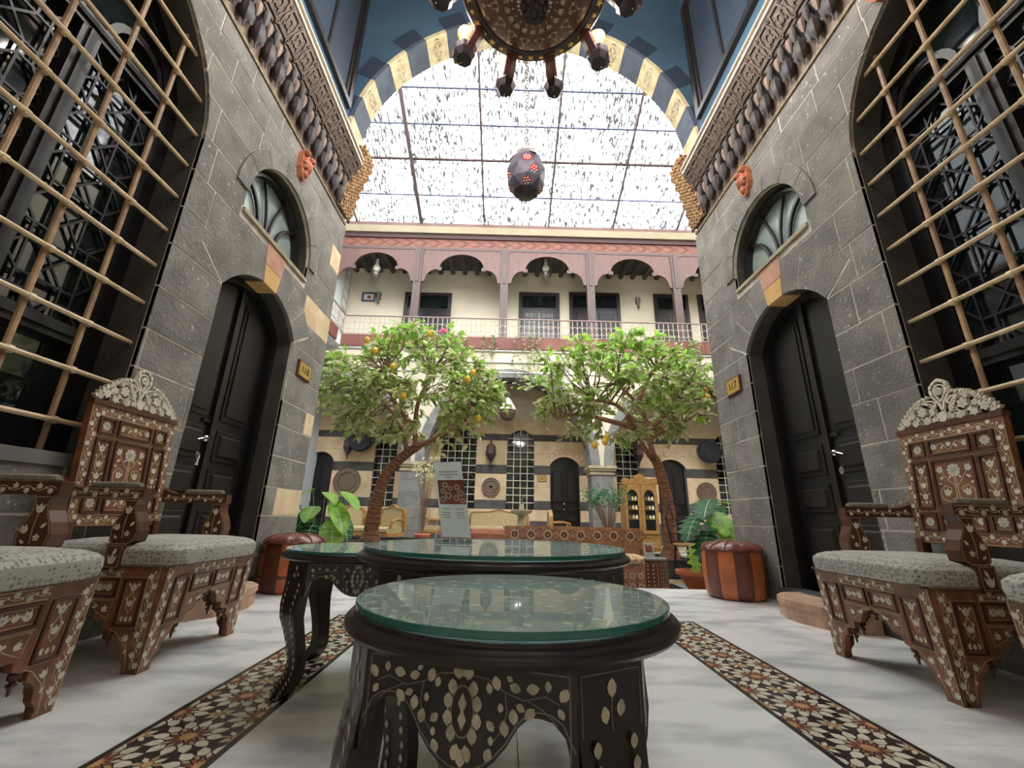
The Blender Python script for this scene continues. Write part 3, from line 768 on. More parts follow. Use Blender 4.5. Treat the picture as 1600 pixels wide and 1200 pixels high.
# ---- honeycomb corbels under the arch feet
def corbel(x, sx, label):
    t = thing('honeycomb_corbel', label, 'corbel', (x+sx*.036, 4.06, 4.04))
    prof = [(-.0, 0), (.02, 0), (.035, .12), (.06, .3), (.10, .5), (.15, .68), (.20, .80), (.20, .9), (-.0, .9)]
    prof = [(sx*a, b) for a, b in prof]
    Mf = frame((0,0,0), (1,0,0), (0,0,1), (0,1,0))
    G().prism(prof, .015, .33, Mf).build('corbel_core', 'honey_dark', t)
    g = G()
    rows = 13
    for j in range(rows):
        z = .03+j*.068; wmax = .02+.19*(z/.85)**1.5
        cols = max(1, int((wmax+.05)/.05))
        for i in range(cols+1):
            cx = wmax-.005-i*.055-(.027 if j % 2 else 0)
            if cx < -.02: continue
            hx = [(sx*cx+.031*math.cos(PI/3*k+.5), z+.038*math.sin(PI/3*k+.5)) for k in range(6)]
            hi = [(sx*cx+.020*math.cos(PI/3*k+.5), z+.026*math.sin(PI/3*k+.5)) for k in range(6)]
            g.region([hx], [hi], -.012, .02, Mf)
        # cells along the inner edge
        for y in (.06, .13, .20, .27):
            yy = y+(.035 if j % 2 else 0)
            fr = frame((sx*(wmax+.004), yy, z), (0,1,0), (sx*.25,0,1), (sx,0,-.25))
            g.region([[(.032*math.cos(PI/3*k), .036*math.sin(PI/3*k)) for k in range(6)]], [[(.02*math.cos(PI/3*k), .024*math.sin(PI/3*k)) for k in range(6)]], -.02, .016, fr)
    tag(g.build('honeycomb_cells', 'honey', t), kind='stuff')
    return t
corbel(XL, 1, 'gilt honeycomb corbel at the arch foot by the left wall')
corbel(XR, -1, 'gilt honeycomb corbel at the arch foot by the right wall')

# ---- courtyard floor
cf = G().box(-6.6, 8.6, YF, 14.3, -.4, ZC-.012).build('courtyard_floor', 'joint')
tag(cf, 'courtyard floor of black and cream stone slabs', 'floor', kind='structure')
rnd = random.Random(3)
y = YF
ky = 0
while y < 13.9:
    h = .42; x = -6.6; kx = 0
    while x < 8.6:
        wd = .62
        m = 'mos_black' if (kx+ky) % 3 == 0 else ('far_grey' if (kx+ky) % 3 == 1 else 'mos_tan')
        if y > 9: m = 'pale_stone' if (kx+ky) % 2 else 'far_grey'
        G().box(x+.003, min(x+wd, 8.6)-.003, y+.003, min(y+h, 14)-.003, ZC-.012, ZC).build('paving_slab', m, cf)
        x += wd; kx += 1
    y += h; ky += 1

# ---- glazed roof over the courtyard
sk = thing('skylight', 'sloping glazed roof of streaked translucent sheets over the courtyard', 'skylight', kind='structure')
RX = [-7.4, -5.22, -3.06, -.95, 1.22, 3.39, 5.55, 7.7, 8.7]
RY = [12.0, 11.02, 9.98, 9.09, 8.27, 7.44, 6.6, 5.8, 5.0, 4.2]
SK = lambda y: 10.02+.38*(12-y)
for i in range(len(RX)-1):
    for j in range(len(RY)-1):
        ya, yb = RY[j], RY[j+1]
        G().add([(RX[i],ya,SK(ya)),(RX[i+1],ya,SK(ya)),(RX[i+1],yb,SK(yb)),(RX[i],yb,SK(yb)),
                 (RX[i],ya,SK(ya)+.008),(RX[i+1],ya,SK(ya)+.008),(RX[i+1],yb,SK(yb)+.008),(RX[i],yb,SK(yb)+.008)],
                [(3,2,1,0),(4,5,6,7),(0,1,5,4),(1,2,6,5),(2,3,7,6),(3,0,4,7)]).build('roof_sheet', 'sheet', sk)
for k, x in enumerate(RX):
    wd = .11 if k in (2,) else .06
    stick('rafter', 'steel', sk, (x, 12.05, SK(12.05)-.05), (x, 4.2, SK(4.2)-.05), wd, 'box', .10)
for j, yy in enumerate(RY):
    m = 'frieze_dark' if j in (2,) else 'steel_blue'
    for i in range(len(RX)-1):
        stick('purlin', m, sk, (RX[i], yy, SK(yy)-.03), (RX[i+1], yy, SK(yy)-.03), .055 if j == 2 else .04, 'box')
for x in RX[1:-1]: stick('rafter_foot', 'steel', sk, (x, 12.05, 9.98), (x, 12.05, SK(12.05)), .06, 'box')
# ================================================================== THE FAR HOUSE FRONT
YA, YB = 12.0, 14.0
FB = frame((0,YB,0), (1,0,0), (0,0,1), (0,-1,0))
FG = frame((0,YA,0), (1,0,0), (0,0,1), (0,-1,0))
# ---- striped ground floor wall with its doors and windows
GW = [(-3.99, .36), (-1.60, .59), (.455, .45), (3.97, .36), (7.32, .38)]       # windows: centre, half width
GD = [(1.91, .48), (5.43, .48), (-6.1, .42)]                                    # doors
whole = [arch(c, h, .86, 2.98, .45, 12) for c, h in GW]
dhole = [seg_arch(c, h, ZC-.02, 2.30, .26, 10) for c, h in GD]
gw = G().region([rect(-6.6, 8.6, -.4, 5.5)], whole+dhole, -.35, -.012, FB).build('wall_far', 'far_grey')
tag(gw, 'far courtyard wall of cream and grey stone bands with doors and grilled windows', 'wall', kind='structure')
gc = [ZC, .32, .52, .86, 1.135, 1.56, 1.965, 2.255, 2.66, 3.06, 3.28, 3.75, 4.3, 4.9, 5.5]
dark = {0, 1, 3, 6, 9}
stone_wall(gw, FB, -6.6, 8.6, gc, (.55, 1.05), whole+dhole, lambda k, u, v, a, b: 'far_dark' if k in dark else ('plaster' if k > 10 else 'far_cream'), -.012, .012, c=.004, gap=.002, seed=21)
for c, h in GD[:2]:
    Rr = (h*h+.26**2)/.52; zz = 2.56-Rr
    for i in range(6):
        a = PI/2+(i-2.5)*.24
        G().region([circle(c+(Rr+.17)*math.cos(a), zz+(Rr+.17)*math.sin(a), .10, 12)], [circle(c+(Rr+.17)*math.cos(a), zz+(Rr+.17)*math.sin(a), .078, 12)], .01, .018, FB).build('roundel', 'pink_stone', gw)
for i, (c, h) in enumerate(GD):
    d = thing('door_%d' % (i+3), ['black panelled arched door beside room plate 101', 'black arched door behind the gilt display cabinet and right tree', 'black arched doorway at the far left of the courtyard'][i], 'door', kind='structure')
    ln = G().region([seg_arch(c, h, ZC, 2.30, .26, 10)], [], -.22, -.16, FB).build('door_leaf', 'black_wood', d)
    for sx in (-1, 1):
        for z0, z1 in ((.1, .42), (.52, .72), (.82, 1.0), (1.1, 2.1)):
            G().block(c+sx*h*.5-h*.34, c+sx*h*.5+h*.34, z0, z1, -.165, -.13, .025, FB).build('door_panel', 'dark_wood', ln)
    if i < 2:
        G().ball((c-.02, 1.06, -.11), .04, 8, 6, FB).build('door_handle', 'chrome', d, smooth=True)
        G().ball((c-.02, .90, -.12), .03, 8, 6, FB).build('key_plate', 'chrome', d, smooth=True)
wlab = ['grilled window at the left behind the left lemon tree trunk', 'grilled window behind the folded menu stand', 'arched grilled window between the brass tray and room plate 101', 'grilled window behind the gilt display cabinet', 'grilled window at the far right edge of the courtyard wall']
for i, (c, h) in enumerate(GW):
    d = thing('window_%d' % (i+5), wlab[i], 'window', kind='structure')
    G().region([arch(c, h, .86, 2.98, .45, 12)], [arch(c, h-.05, .91, 2.98, .40, 12)], -.25, -.17, FB).build('window_frame', 'black_wood', d)
    G().region([arch(c, h-.04, .9, 2.98, .41, 12)], [], -.23, -.22, FB).build('pane', 'pane', d)
    G().box(c-.025, c+.025, .9, 3.3, -.22, -.17, FB).build('mullion', 'dark_wood', d)
    G().box(c-h+.04, c+h-.04, 1.3, 1.35, -.22, -.17, FB).build('transom', 'dark_wood', d)
    nb = max(3, round(2*h/.225)); gr = thing('window_grille', 'cream bar grille on the ' + wlab[i].replace('grilled window', 'window').replace('arched window', 'arched window'), 'window grille')
    for k in range(1, nb):
        u = c-h+2*h*k/nb; zt = 2.98+.45*math.sqrt(max(0, 1-((u-c)/h)**2))
        stick('grille_bar', 'grille_pale', gr, FB @ Vector((u, .87, -.03)), FB @ Vector((u, zt, -.03)), .028)
    z = 1.07
    while z < 3.35:
        hh = h if z < 2.98 else h*math.sqrt(max(0, 1-((z-2.98)/.45)**2))
        stick('grille_bar', 'grille_pale', gr, FB @ Vector((c-hh, z, -.012)), FB @ Vector((c+hh, z, -.012)), .028); z += .23
    # small leaded lattice inside
    for k in range(nb):
        for j in range(8):
            u0 = c-h+2*h*(k+.2)/nb; u1 = c-h+2*h*(k+.8)/nb; z0 = 1.42+j*.2
            if (k+j) % 2: stick('lattice_bar', 'far_dark', d, FB @ Vector((u0, z0, -.20)), FB @ Vector((u1, z0+.16, -.20)), .02, 'box')
            else: stick('lattice_bar', 'far_dark', d, FB @ Vector((u0, z0+.16, -.20)), FB @ Vector((u1, z0, -.20)), .02, 'box')

# ---- arcade: piers, capitals, arches
PX = [-8.0, -2.65, 2.70, 8.05]
aw = [arch((PX[i]+PX[i+1])/2, 2.36, 1.0, 2.06, 2.57, 26) for i in range(3)]
ar = G().region([rect(-6.6, 8.6, 2.06, 5.5)], aw, -.6, 0, FG).build('wall_arcade', 'plaster')
tag(ar, 'white arcade wall with wide arches carrying the upper gallery', 'wall', kind='structure')
for i in range(3):
    c = (PX[i]+PX[i+1])/2
    voussoirs(ar, FG, c, 2.06, 2.355, 2.565, 2.62, 2.83, 15, lambda k: 'far_grey', -.3, .015, gap=.002)
    voussoirs(ar, FG, c, 2.06, 2.335, 2.545, 2.36, 2.57, 15, lambda k: 'far_dark' if k % 2 else 'far_grey', -.59, -.30, gap=.002)
for z, h, p in ((5.08, .05, .05), (4.75, .04, .03), (5.44, .06, .06)):
    G().box(-6.6, 8.6, z, z+h, 0, p, FG).build('string_course', 'white', ar)
for x in PX[1:3]:
    hw = .315
    p = thing('pier', 'grey stone pier with cream moulded capital at %s' % ('the left tree' if x < 0 else 'the gilt cabinet'), 'pier', (x, YA, ZC), kind='structure')
    p['category'] = 'pier'
    zz = [0, .34, .68, 1.02, 1.36, 1.70, 1.93]
    G().box(-hw+.008, hw-.008, .008, .592, 0, 1.93).build('pier_core', 'mortar', p)
    for k in range(6):
        cuts = [-hw, -.05, hw] if k % 2 else [-hw, .12, hw]
        for a, b in zip(cuts, cuts[1:]):
            G().box(a+.004, b-.004, 0, .6, zz[k]+.004, zz[k+1]-.004).build('stone_block', 'far_grey', p)
    cp = G()
    for z0, z1, e in ((1.93, 1.98, .03), (1.98, 2.04, .02), (2.04, 2.10, .06), (2.10, 2.16, .09), (2.16, 2.18, .07)):
        cp.box(-hw-e, hw+e, -e, .6+e, z0, z1)
    cp.build('capital', 'pale_stone', p)
cl = G().box(-6.6, 8.6, YA+.6, YB, 5.30, 5.5).build('ceiling_arcade', 'plaster'); tag(cl, 'plain ceiling of the ground floor arcade', 'ceiling', kind='structure')

# ---- upper gallery
ug = G().box(-6.6, 8.6, YB+.0, YB+.3, 5.5, 10.2).build('wall_gallery', 'plaster'); tag(ug, 'cream plaster wall of the upper gallery', 'wall', kind='structure')
gf = G().box(-5.15, 8.6, YA-.02, YB, 5.5, 5.80).build('gallery_floor', 'plaster'); tag(gf, 'floor slab of the upper gallery with red painted edge', 'floor', kind='structure')
xx = -5.15
while xx < 8.5:
    x2 = min(xx+2.79, 8.6); G().box(xx+.004, x2-.004, YA-.10, YA-.02, 5.50, 5.88).build('fascia_board', 'fascia', gf); xx = x2
gr = thing('gallery_roof', 'log and board roof of the upper gallery with carved frieze and cream eave', 'roof', kind='structure')
k = 0
yb = YA-.05
while yb < YB: 
    ubox('ceiling_board', 'log', gr, -6.6, 8.6, yb+.004, min(yb+.2, YB)-.004, 9.52, 9.55); yb += .2
x = -6.3
while x < 8.5:
    stick('ceiling_log', 'log', gr, (x, YA+.08, 9.42), (x, YB, 9.42), .19); x += .455
for z0, z1, y0, m in ((9.04, 9.10, -.03, 'post_wood'), (9.10, 9.42, -.02, 'frieze'), (9.42, 9.57, -.08, 'frieze_dark'), (9.57, 9.83, -.16, 'eave'), (9.83, 9.99, -.12, 'red_wood')):
    G().box(-6.6, 8.6, YA+y0, YA+.08, z0, z1).build('eave_board' if m != 'frieze' else 'frieze_board', m, gr)
# interlaced carving of the frieze
ptn = G()
ptn.ribbon([(0, 0), (.14, .11), (.28, .11), (.42, 0), (.28, -.11), (.14, -.11)], .022, 0, closed=True)
ptn.ribbon([(.21, -.14), (.35, 0), (.21, .14)], .018, .002); ptn.ribbon([(-.14, .11), (0, 0), (-.14, -.11)], .018, .002)
pm = ptn.mesh('frieze_carving', 'frieze_dark', recalc=False)
x = -6.5
while x < 8.4: inst('frieze_carving', pm, gr, frame((x, YA-.024, 9.26), (1,0,0), (0,0,1), (0,-1,0))); x += .46
# columns and scalloped arch boards
CX = [-5.82, -3.03, -.22, 2.575, 5.37, 8.16]
lbl = ['left of the framed picture', 'at the dark door on the left', 'between the two hanging lamps', 'in front of the double doorway', 'at the right end by the basalt wall', 'out by the right end']
for i, x in enumerate(CX):
    if i in (0, 5): continue
    p = thing('gallery_post', 'reddish wooden gallery post %s' % lbl[i], 'post', (x, YA, 5.88), kind='structure')
    G().box(-.125, .125, -.06, .10, 0, 3.16).build('post_shaft', 'post_wood', p)
    G().box(-.05, .05, -.085, -.06, 1.9, 3.16).build('post_bead', 'post_wood', p)
for i in range(len(CX)-1):
    a, b = CX[i]+.125, CX[i+1]-.125; c = (a+b)/2; hw = (b-a)/2
    # scalloped arch: haunch, notch, high middle
    def half(sg):
        pts = [(c+sg*hw, 7.84), (c+sg*(hw-.10), 7.84)]
        for k in range(6): 
            t = PI/2*k/5; pts.append((c+sg*(hw-.10-.36*(1-math.cos(t))), 7.84+.44*math.sin(t)))
        pts += [(c+sg*(hw-.56), 8.28), (c+sg*(hw-.56), 8.34)]
        for k in range(1, 9):
            t = PI/2*k/8; pts.append((c+sg*(hw-.56)*math.cos(t), 8.34+.52*math.sin(t)))
        return pts
    L, Rr = half(-1), half(1)
    poly = L+Rr[::-1][1:]+[(c+hw, 9.04), (c-hw, 9.04)]
    bl = ['by the framed picture', 'over the dark doorway', 'over the latticed window', 'over the sconce', 'beside the basalt wall']
    t = thing('arch_board', 'scalloped reddish wooden arch board %s' % bl[i], 'arch board', kind='structure')
    G().region([poly], [], -.04, .02, FG).build('board', 'red_wood', t)
    for sg in (-1, 1): G().box(c+sg*(hw-.56)-.07, c+sg*(hw-.56)+.07, 8.24, 8.36, -.06, .03, FG).build('bracket', 'post_wood', t); G().box(c+sg*(hw-.03)-.05, c+sg*(hw-.03)+.02, 7.80, 7.86, -.06, .04, FG).build('bracket', 'post_wood', t)
    G().region([rect(c-hw, c+hw, 8.90, 9.04)], [rect(c-hw+.04, c+hw-.04, 8.88, 9.0)], .02, .035, FG).build('board_moulding', 'post_wood', t)
# railing
rl = thing('gallery_railing', 'low metal railing along the front of the upper gallery', 'railing')
stick('top_rail', 'rail_top', rl, (-5.12, YA-.06, 6.52), (8.6, YA-.06, 6.52), .05)
stick('bottom_rail', 'rail', rl, (-5.12, YA-.06, 5.93), (8.6, YA-.06, 5.93), .02)
bal = G()
x = -5.1
bl = G(); bl.tube([(0,0,0), (0,0,.58)], .012, 5); bl.tube([(.0,0,.30), (.05,0,.36), (.10,0,.36), (.15,0,.30), (.15,0,.18), (.10,0,.10), (.05,0,.10), (0,0,.18)], .009, 4)
bme = bl.mesh('baluster', 'rail')
while x < 7.5: inst('baluster', bme, rl, T_(x, YA-.06, 5.94)); x += .15
rl2 = thing('gallery_railing', 'metal railing of the side gallery running towards the hall on the left', 'railing')
stick('top_rail', 'rail_top', rl2, (-5.12, YA-.12, 6.52), (-5.12, 6.0, 6.52), .05); stick('bottom_rail', 'rail', rl2, (-5.12, YA-.12, 5.93), (-5.12, 6, 5.93), .02)
y = YA-.3
while y > 8: inst('baluster', bme, rl2, T_(-5.12, y, 5.94) @ R_(PI/2)); y -= .15
sw = G().box(-6.9, -6.0, 4.4, YB+.3, 5.5, 10.4); sw.box(-6.9, -6.3, 4.4, YB+.3, -.4, 5.5)
sw = sw.build('wall_wing_left', 'plaster_blue'); tag(sw, 'white wall of the left wing with a latticed window', 'wall', kind='structure')
G().box(-6.0, -5.16, 4.4, YA-.02, 5.5, 5.8).build('side_gallery_slab', 'plaster_blue', sw)
G().box(-5.16, -5.10, 4.4, YA-.5, 5.5, 5.88).build('fascia_board', 'fascia', sw)
FW = frame((-6.0,0,0), (0,1,0), (0,0,1), (1,0,0))
wn = thing('window_10', 'dark latticed window high in the white left wing', 'window', kind='structure')
G().region([rect(11.3, 12.5, 7.0, 8.9)], [rect(11.4, 12.4, 7.1, 8.8)], 0, .05, FW).build('window_frame', 'slate', wn); G().box(11.4, 12.4, 7.1, 8.8, .004, .01, FW).build('pane', 'lamp_white', wn)
for k in range(1, 5): stick('glazing_bar', 'slate', wn, FW @ Vector((11.4, 7.1+.34*k, .02)), FW @ Vector((12.4, 7.1+.34*k, .02)), .04, 'box'); stick('glazing_bar', 'slate', wn, FW @ Vector((11.4+.2*k, 7.1, .02)), FW @ Vector((11.4+.2*k, 8.8, .02)), .03, 'box')
ld = thing('corner_trim', 'edge trim and its slanting shadow marks in the gallery corner, built of rods', 'trim', (-5.99, 13.4, 5.8))
for yy in (0, .45): stick('rail', 'rail', ld, (.03, yy, 0), (.03, yy, 3.3), .04)  # rods stand in for corner trim and its shadow lines
for k in range(8): stick('trim_mark', 'rail', ld, (.03, 0, .3+.4*k), (.03, .45, .12+.4*k), .035)
swr = G().box(8.6, 8.9, 4.1, YB+.3, -.4, 10.4).build('wall_wing_right', 'plaster'); tag(swr, 'plain wall of the right wing', 'wall', kind='structure')  # unseen, put in to enclose the courtyard for its light

# ---- gallery doors, windows and fittings
def gdoor(n, x0, x1, zt, label, panes):
    d = thing('door_%d' % n, label, 'door', kind='structure')
    G().region([rect(x0, x1, 5.8, zt)], [rect(x0+.13, x1-.13, 5.75, zt-.13)], -.01, .06, FB).build('door_frame', 'frame_dark', d)
    G().box(x0+.13, x1-.13, zt-.72, zt-.64, 0, .05, FB).build('transom', 'dark_wood', d)
    G().box(x0+.13, x1-.13, 5.8, zt-.13, -.01, .012, FB).build('door_back', 'pane', d)
    w2 = (x1-x0-.26)/2
    for s in range(2):
        a = x0+.13+s*w2; b = a+w2
        lf = G().region([rect(a+.01, b-.01, 5.82, zt-.72)], [rect(a+.12, b-.12, 6.7, zt-.84)] if panes else [], .012, .04, FB).build('door_leaf', 'dark_wood', d)
        if panes:
            G().box(a+.12, b-.12, 6.7, zt-.84, .014, .02, FB).build('pane', 'far_grey', lf)
            for k in range(4): G().box(a+.12, b-.12, 6.82+k*.26, 6.85+k*.26, .02, .035, FB).build('glazing_bar', 'dark_wood', lf)
            for k in range(2): G().box(a+.25+k*.16, a+.27+k*.16, 6.7, zt-.84, .02, .034, FB).build('glazing_bar', 'dark_wood', lf)
        else:
            G().block(a+.12, b-.12, 6.8, zt-.86, .04, .06, .02, FB).build('door_panel', 'frame_dark' if n > 6 else 'dark_wood', lf)
    for k in range(3):
        e = x0+.16+k*(x1-x0-.32)/3; G().box(e+.02, e+(x1-x0-.32)/3-.02, zt-.60, zt-.16, .012, .02, FB).build('pane', 'pane', d)
gdoor(6, -3.92, -2.18, 8.53, 'dark upstairs door behind the left gallery post', False)
gdoor(7, .31, 1.82, 8.65, 'upstairs glazed double door with white lattice panes', True)
gdoor(8, 2.18, 4.07, 8.71, 'wide upstairs double door behind the middle gallery post', False)
gdoor(9, 5.34, 6.63, 8.72, 'upstairs double door at the right behind a gallery post', False)
gdoor(10, 6.99, 8.3, 8.74, 'upstairs door at the far right, half hidden by the basalt wall', False)
pc = thing('framed_picture', 'small framed picture on the gallery wall', 'picture', (-5.26, YB-.0, 8.3))
G().region([rect(-.25, .25, -.19, .19)], [rect(-.19, .19, -.13, .13)], 0, .05, frame((0,0,0),(1,0,0),(0,0,1),(0,-1,0))).build('picture_frame', 'slate', pc)
G().box(-.2, .2, -.012, -.004, -.14, .14).build('picture_sheet', 'paper', pc); G().box(-.05, .07, -.018, -.010, -.06, .05).build('picture_motif', 'frieze', pc)
def sconce(x, z, label):
    s = thing('wall_sconce', label, 'sconce', (x, YB, z))
    G().lathe([(0,-.28),(.05,-.24),(.03,-.1),(.06,.0),(.10,.06),(.09,.16),(.04,.2),(0,.21)], 10, T_(0,-.14,0)).build('sconce_body', 'lamp_metal', s, smooth=True)
    G().box(-.05, .05, -.10, -.005, -.06, .06).build('wall_plate', 'lamp_metal', s)
    G().ball((0, -.16, .14), .07, 8, 6).build('lamp_globe', 'lamp_white', s, smooth=True)
sconce(-4.86, 8.25, 'bronze wall sconce beside the framed picture upstairs'); sconce(4.71, 8.32, 'bronze wall sconce upstairs on the right')
pl = thing('name_plate', 'small brass plate between two upstairs doors', 'sign', (2.0, YB, 6.85)); G().box(-.12, .12, -.03, -.0, -.09, .09).build('plate_back', 'dark_wood', pl); G().box(-.1, .1, -.04, -.03, -.07, .07).build('plate_face', 'brass_plate', pl)
pl = thing('name_plate', 'small dark plate left of the right upstairs door', 'sign', (5.05, YB, 6.85)); G().box(-.14, .14, -.03, -.0, -.1, .1).build('plate_back', 'rust', pl); G().box(-.11, .11, -.04, -.03, -.07, .07).build('plate_face', 'brown_tray', pl)
def oil_lamp(x, y, z, label):
    s = thing('hanging_lamp', label, 'lamp', (x, y, z))
    G().lathe([(0,-.36),(.02,-.34),(.12,-.28),(.16,-.18),(.15,-.10),(.06,-.07),(0,-.07)], 12).build('lamp_bowl', 'lamp_metal', s, smooth=True)
    G().lathe([(.05,-.07),(.12,.02),(.13,.10),(.07,.22),(.05,.36),(.05,.44)], 12).build('lamp_chimney', 'lamp_white', s, smooth=True)
    for sx in (-1, 1): G().tube([(sx*.15,0,-.14), (sx*.16,0,.2), (sx*.06,0,.5), (0,0,.56)], .010, 5).build('hanger', 'lamp_metal', s)
    stick('hanging_rod', 'lamp_metal', s, (0,0,.55), (0,0,9.53-z), .016)
oil_lamp(-4.66, 12.75, 8.66, 'hanging oil lamp in the left bay of the gallery')
oil_lamp(1.2, 12.75, 8.82, 'hanging oil lamp with white glass in the middle bay of the gallery')

# ---- trays, fans, lanterns, plates on the striped wall
def tray(x, z, r, label, ring):
    t = thing('round_tray', label, 'tray', (x, YB-.03, z)); Mx = R_(PI/2, 'X')
    G().lathe([(0,.02),(r*.62,.02),(r*.66,.045),(r*.70,.03),(r*.95,.03),(r,.06),(r,.0),(0,0)][::-1], 32, Mx).build('tray_dish', 'brown_tray', t, smooth=True)
    if ring: G().lathe([(r*.15,.022),(r*.2,.03),(r*.25,.022)], 20, Mx).build('tray_boss', 'brown_tray', t, smooth=True)
tray(-5.13, 1.62, .43, 'large round brown tray hung on the striped wall at left', False)
tray(-.49, 1.54, .29, 'small embossed round tray hung between two grilled windows', True)
tray(6.49, 1.51, .32, 'round brown tray hung above the right plant', False)
def fan_(x, z, label):
    t = thing('wall_fan', label, 'fan', (x, YB-.012, z)); Mx = R_(PI/2, 'X')
    G().lathe([(.0,.28),(.30,.28),(.37,.32),(.38,.45),(.34,.5),(.0,.52)], 24, Mx).build('fan_drum', 'black_plastic', t, smooth=True)
    G().lathe([(.0,.0),(.08,.0),(.07,.28),(0,.28)], 10, Mx).build('fan_arm', 'black_plastic', t, smooth=True)
    G().lathe([(.0,-.1),(.1,-.1),(.1,.1),(0,.1)], 12, T_(.44,-.38,0) @ R_(PI/2, 'Y')).build('fan_knob', 'black_plastic', t, smooth=True)
    for k in range(4): G().region([circle(0,0,.08+k*.07,24)], [circle(0,0,.07+k*.07,24)], 0, .02, T_(0,-.53,0) @ R_(PI/2, 'X')).build('guard_ring', 'slate', t)
fan_(-4.72, 2.90, 'black round fan on the wall behind the left tree'); fan_(6.55, 2.78, 'black round fan on the wall behind the right tree')
def wall_lantern(x, z, label):
    t = thing('wall_lantern', label, 'lantern', (x, YB-.012, z))
    for k in range(6):
        a0, a1 = PI/3*k, PI/3*(k+1)
        p = lambda r, a, zz: (r*math.cos(a), -.25+r*math.sin(a), zz)
        G().add([p(.15,a0,.18),p(.15,a1,.18),p(.17,a1,-.05),p(.17,a0,-.05)], [(0,1,2,3)]).build('lantern_pane', 'rust', t, recalc=False)
        G().add([p(.17,a0,-.05),p(.17,a1,-.05),(0,-.25,-.36)], [(0,1,2)]).build('lantern_pane', 'violet_metal', t, recalc=False)
    G().lathe([(.17,.17),(.10,.26),(.04,.3),(.03,.4),(0,.41)], 6, T_(0,-.25,0)).build('lantern_cap', 'rust', t)
    G().lathe([(.03,-.34),(.03,-.38),(0,-.42)], 6, T_(0,-.25,0)).build('lantern_drop', 'rust', t)
    stick('bracket', 'rust', t, (0,0,.42), (0,-.26,.42), .025)
wall_lantern(-5.16, 2.72, 'hexagonal rusty lantern on the wall left of the black fan'); wall_lantern(-.52, 2.62, 'hexagonal rusty lantern above the small embossed tray'); wall_lantern(4.3, 2.68, 'hexagonal rusty lantern above the gilt display cabinet')
t = thing('hanging_lantern', 'white glass shaded lantern hanging under the middle arcade arch', 'lantern', (-.01, 12.3, 3.78))
G().lathe([(.03,.30),(.09,.24),(.26,-.05),(.27,-.1)], 10, caps=False).build('lantern_shade', 'lamp_white', t, smooth=True)
G().lathe([(.21,-.1),(.25,-.2),(.18,-.36),(.05,-.42),(0,-.43)], 10).build('lantern_body', 'rust', t)
stick('hanging_chain', 'lamp_metal', t, (0,0,.2), (0,0,1.52), .02)
def plate(name_loc, M, s, label, w=.26, h=.17):
    t = thing('room_plate', label, 'sign'); 
    G().block(-w/2, w/2, -h/2, h/2, 0, .022, .006, M).build('plate_back', 'walnut_dark', t)
    G().box(-w/2+.018, w/2-.018, -h/2+.018, h/2-.018, .02, .026, M).build('plate_face', 'brass_plate', t)
    text_mesh(s, h*.62, 'black_ink', 'plate_number', t, M @ T_(0, 0, .027))
plate(None, frame((1.166, YB-.014, 1.84), (1,0,0), (0,0,1), (0,-1,0)), '101', 'brass room number plate 101 on the far striped wall', .27, .21)
plate(None, frame((XL+.016, 3.99, 1.965), (0,1,0), (0,0,1), (1,0,0)), '118', 'brass room number plate 118 on the left basalt wall')
plate(None, frame((XR-.016, 4.0, 1.92), (0,-1,0), (0,0,1), (-1,0,0)), '117', 'brass room number plate 117 on the right basalt wall')
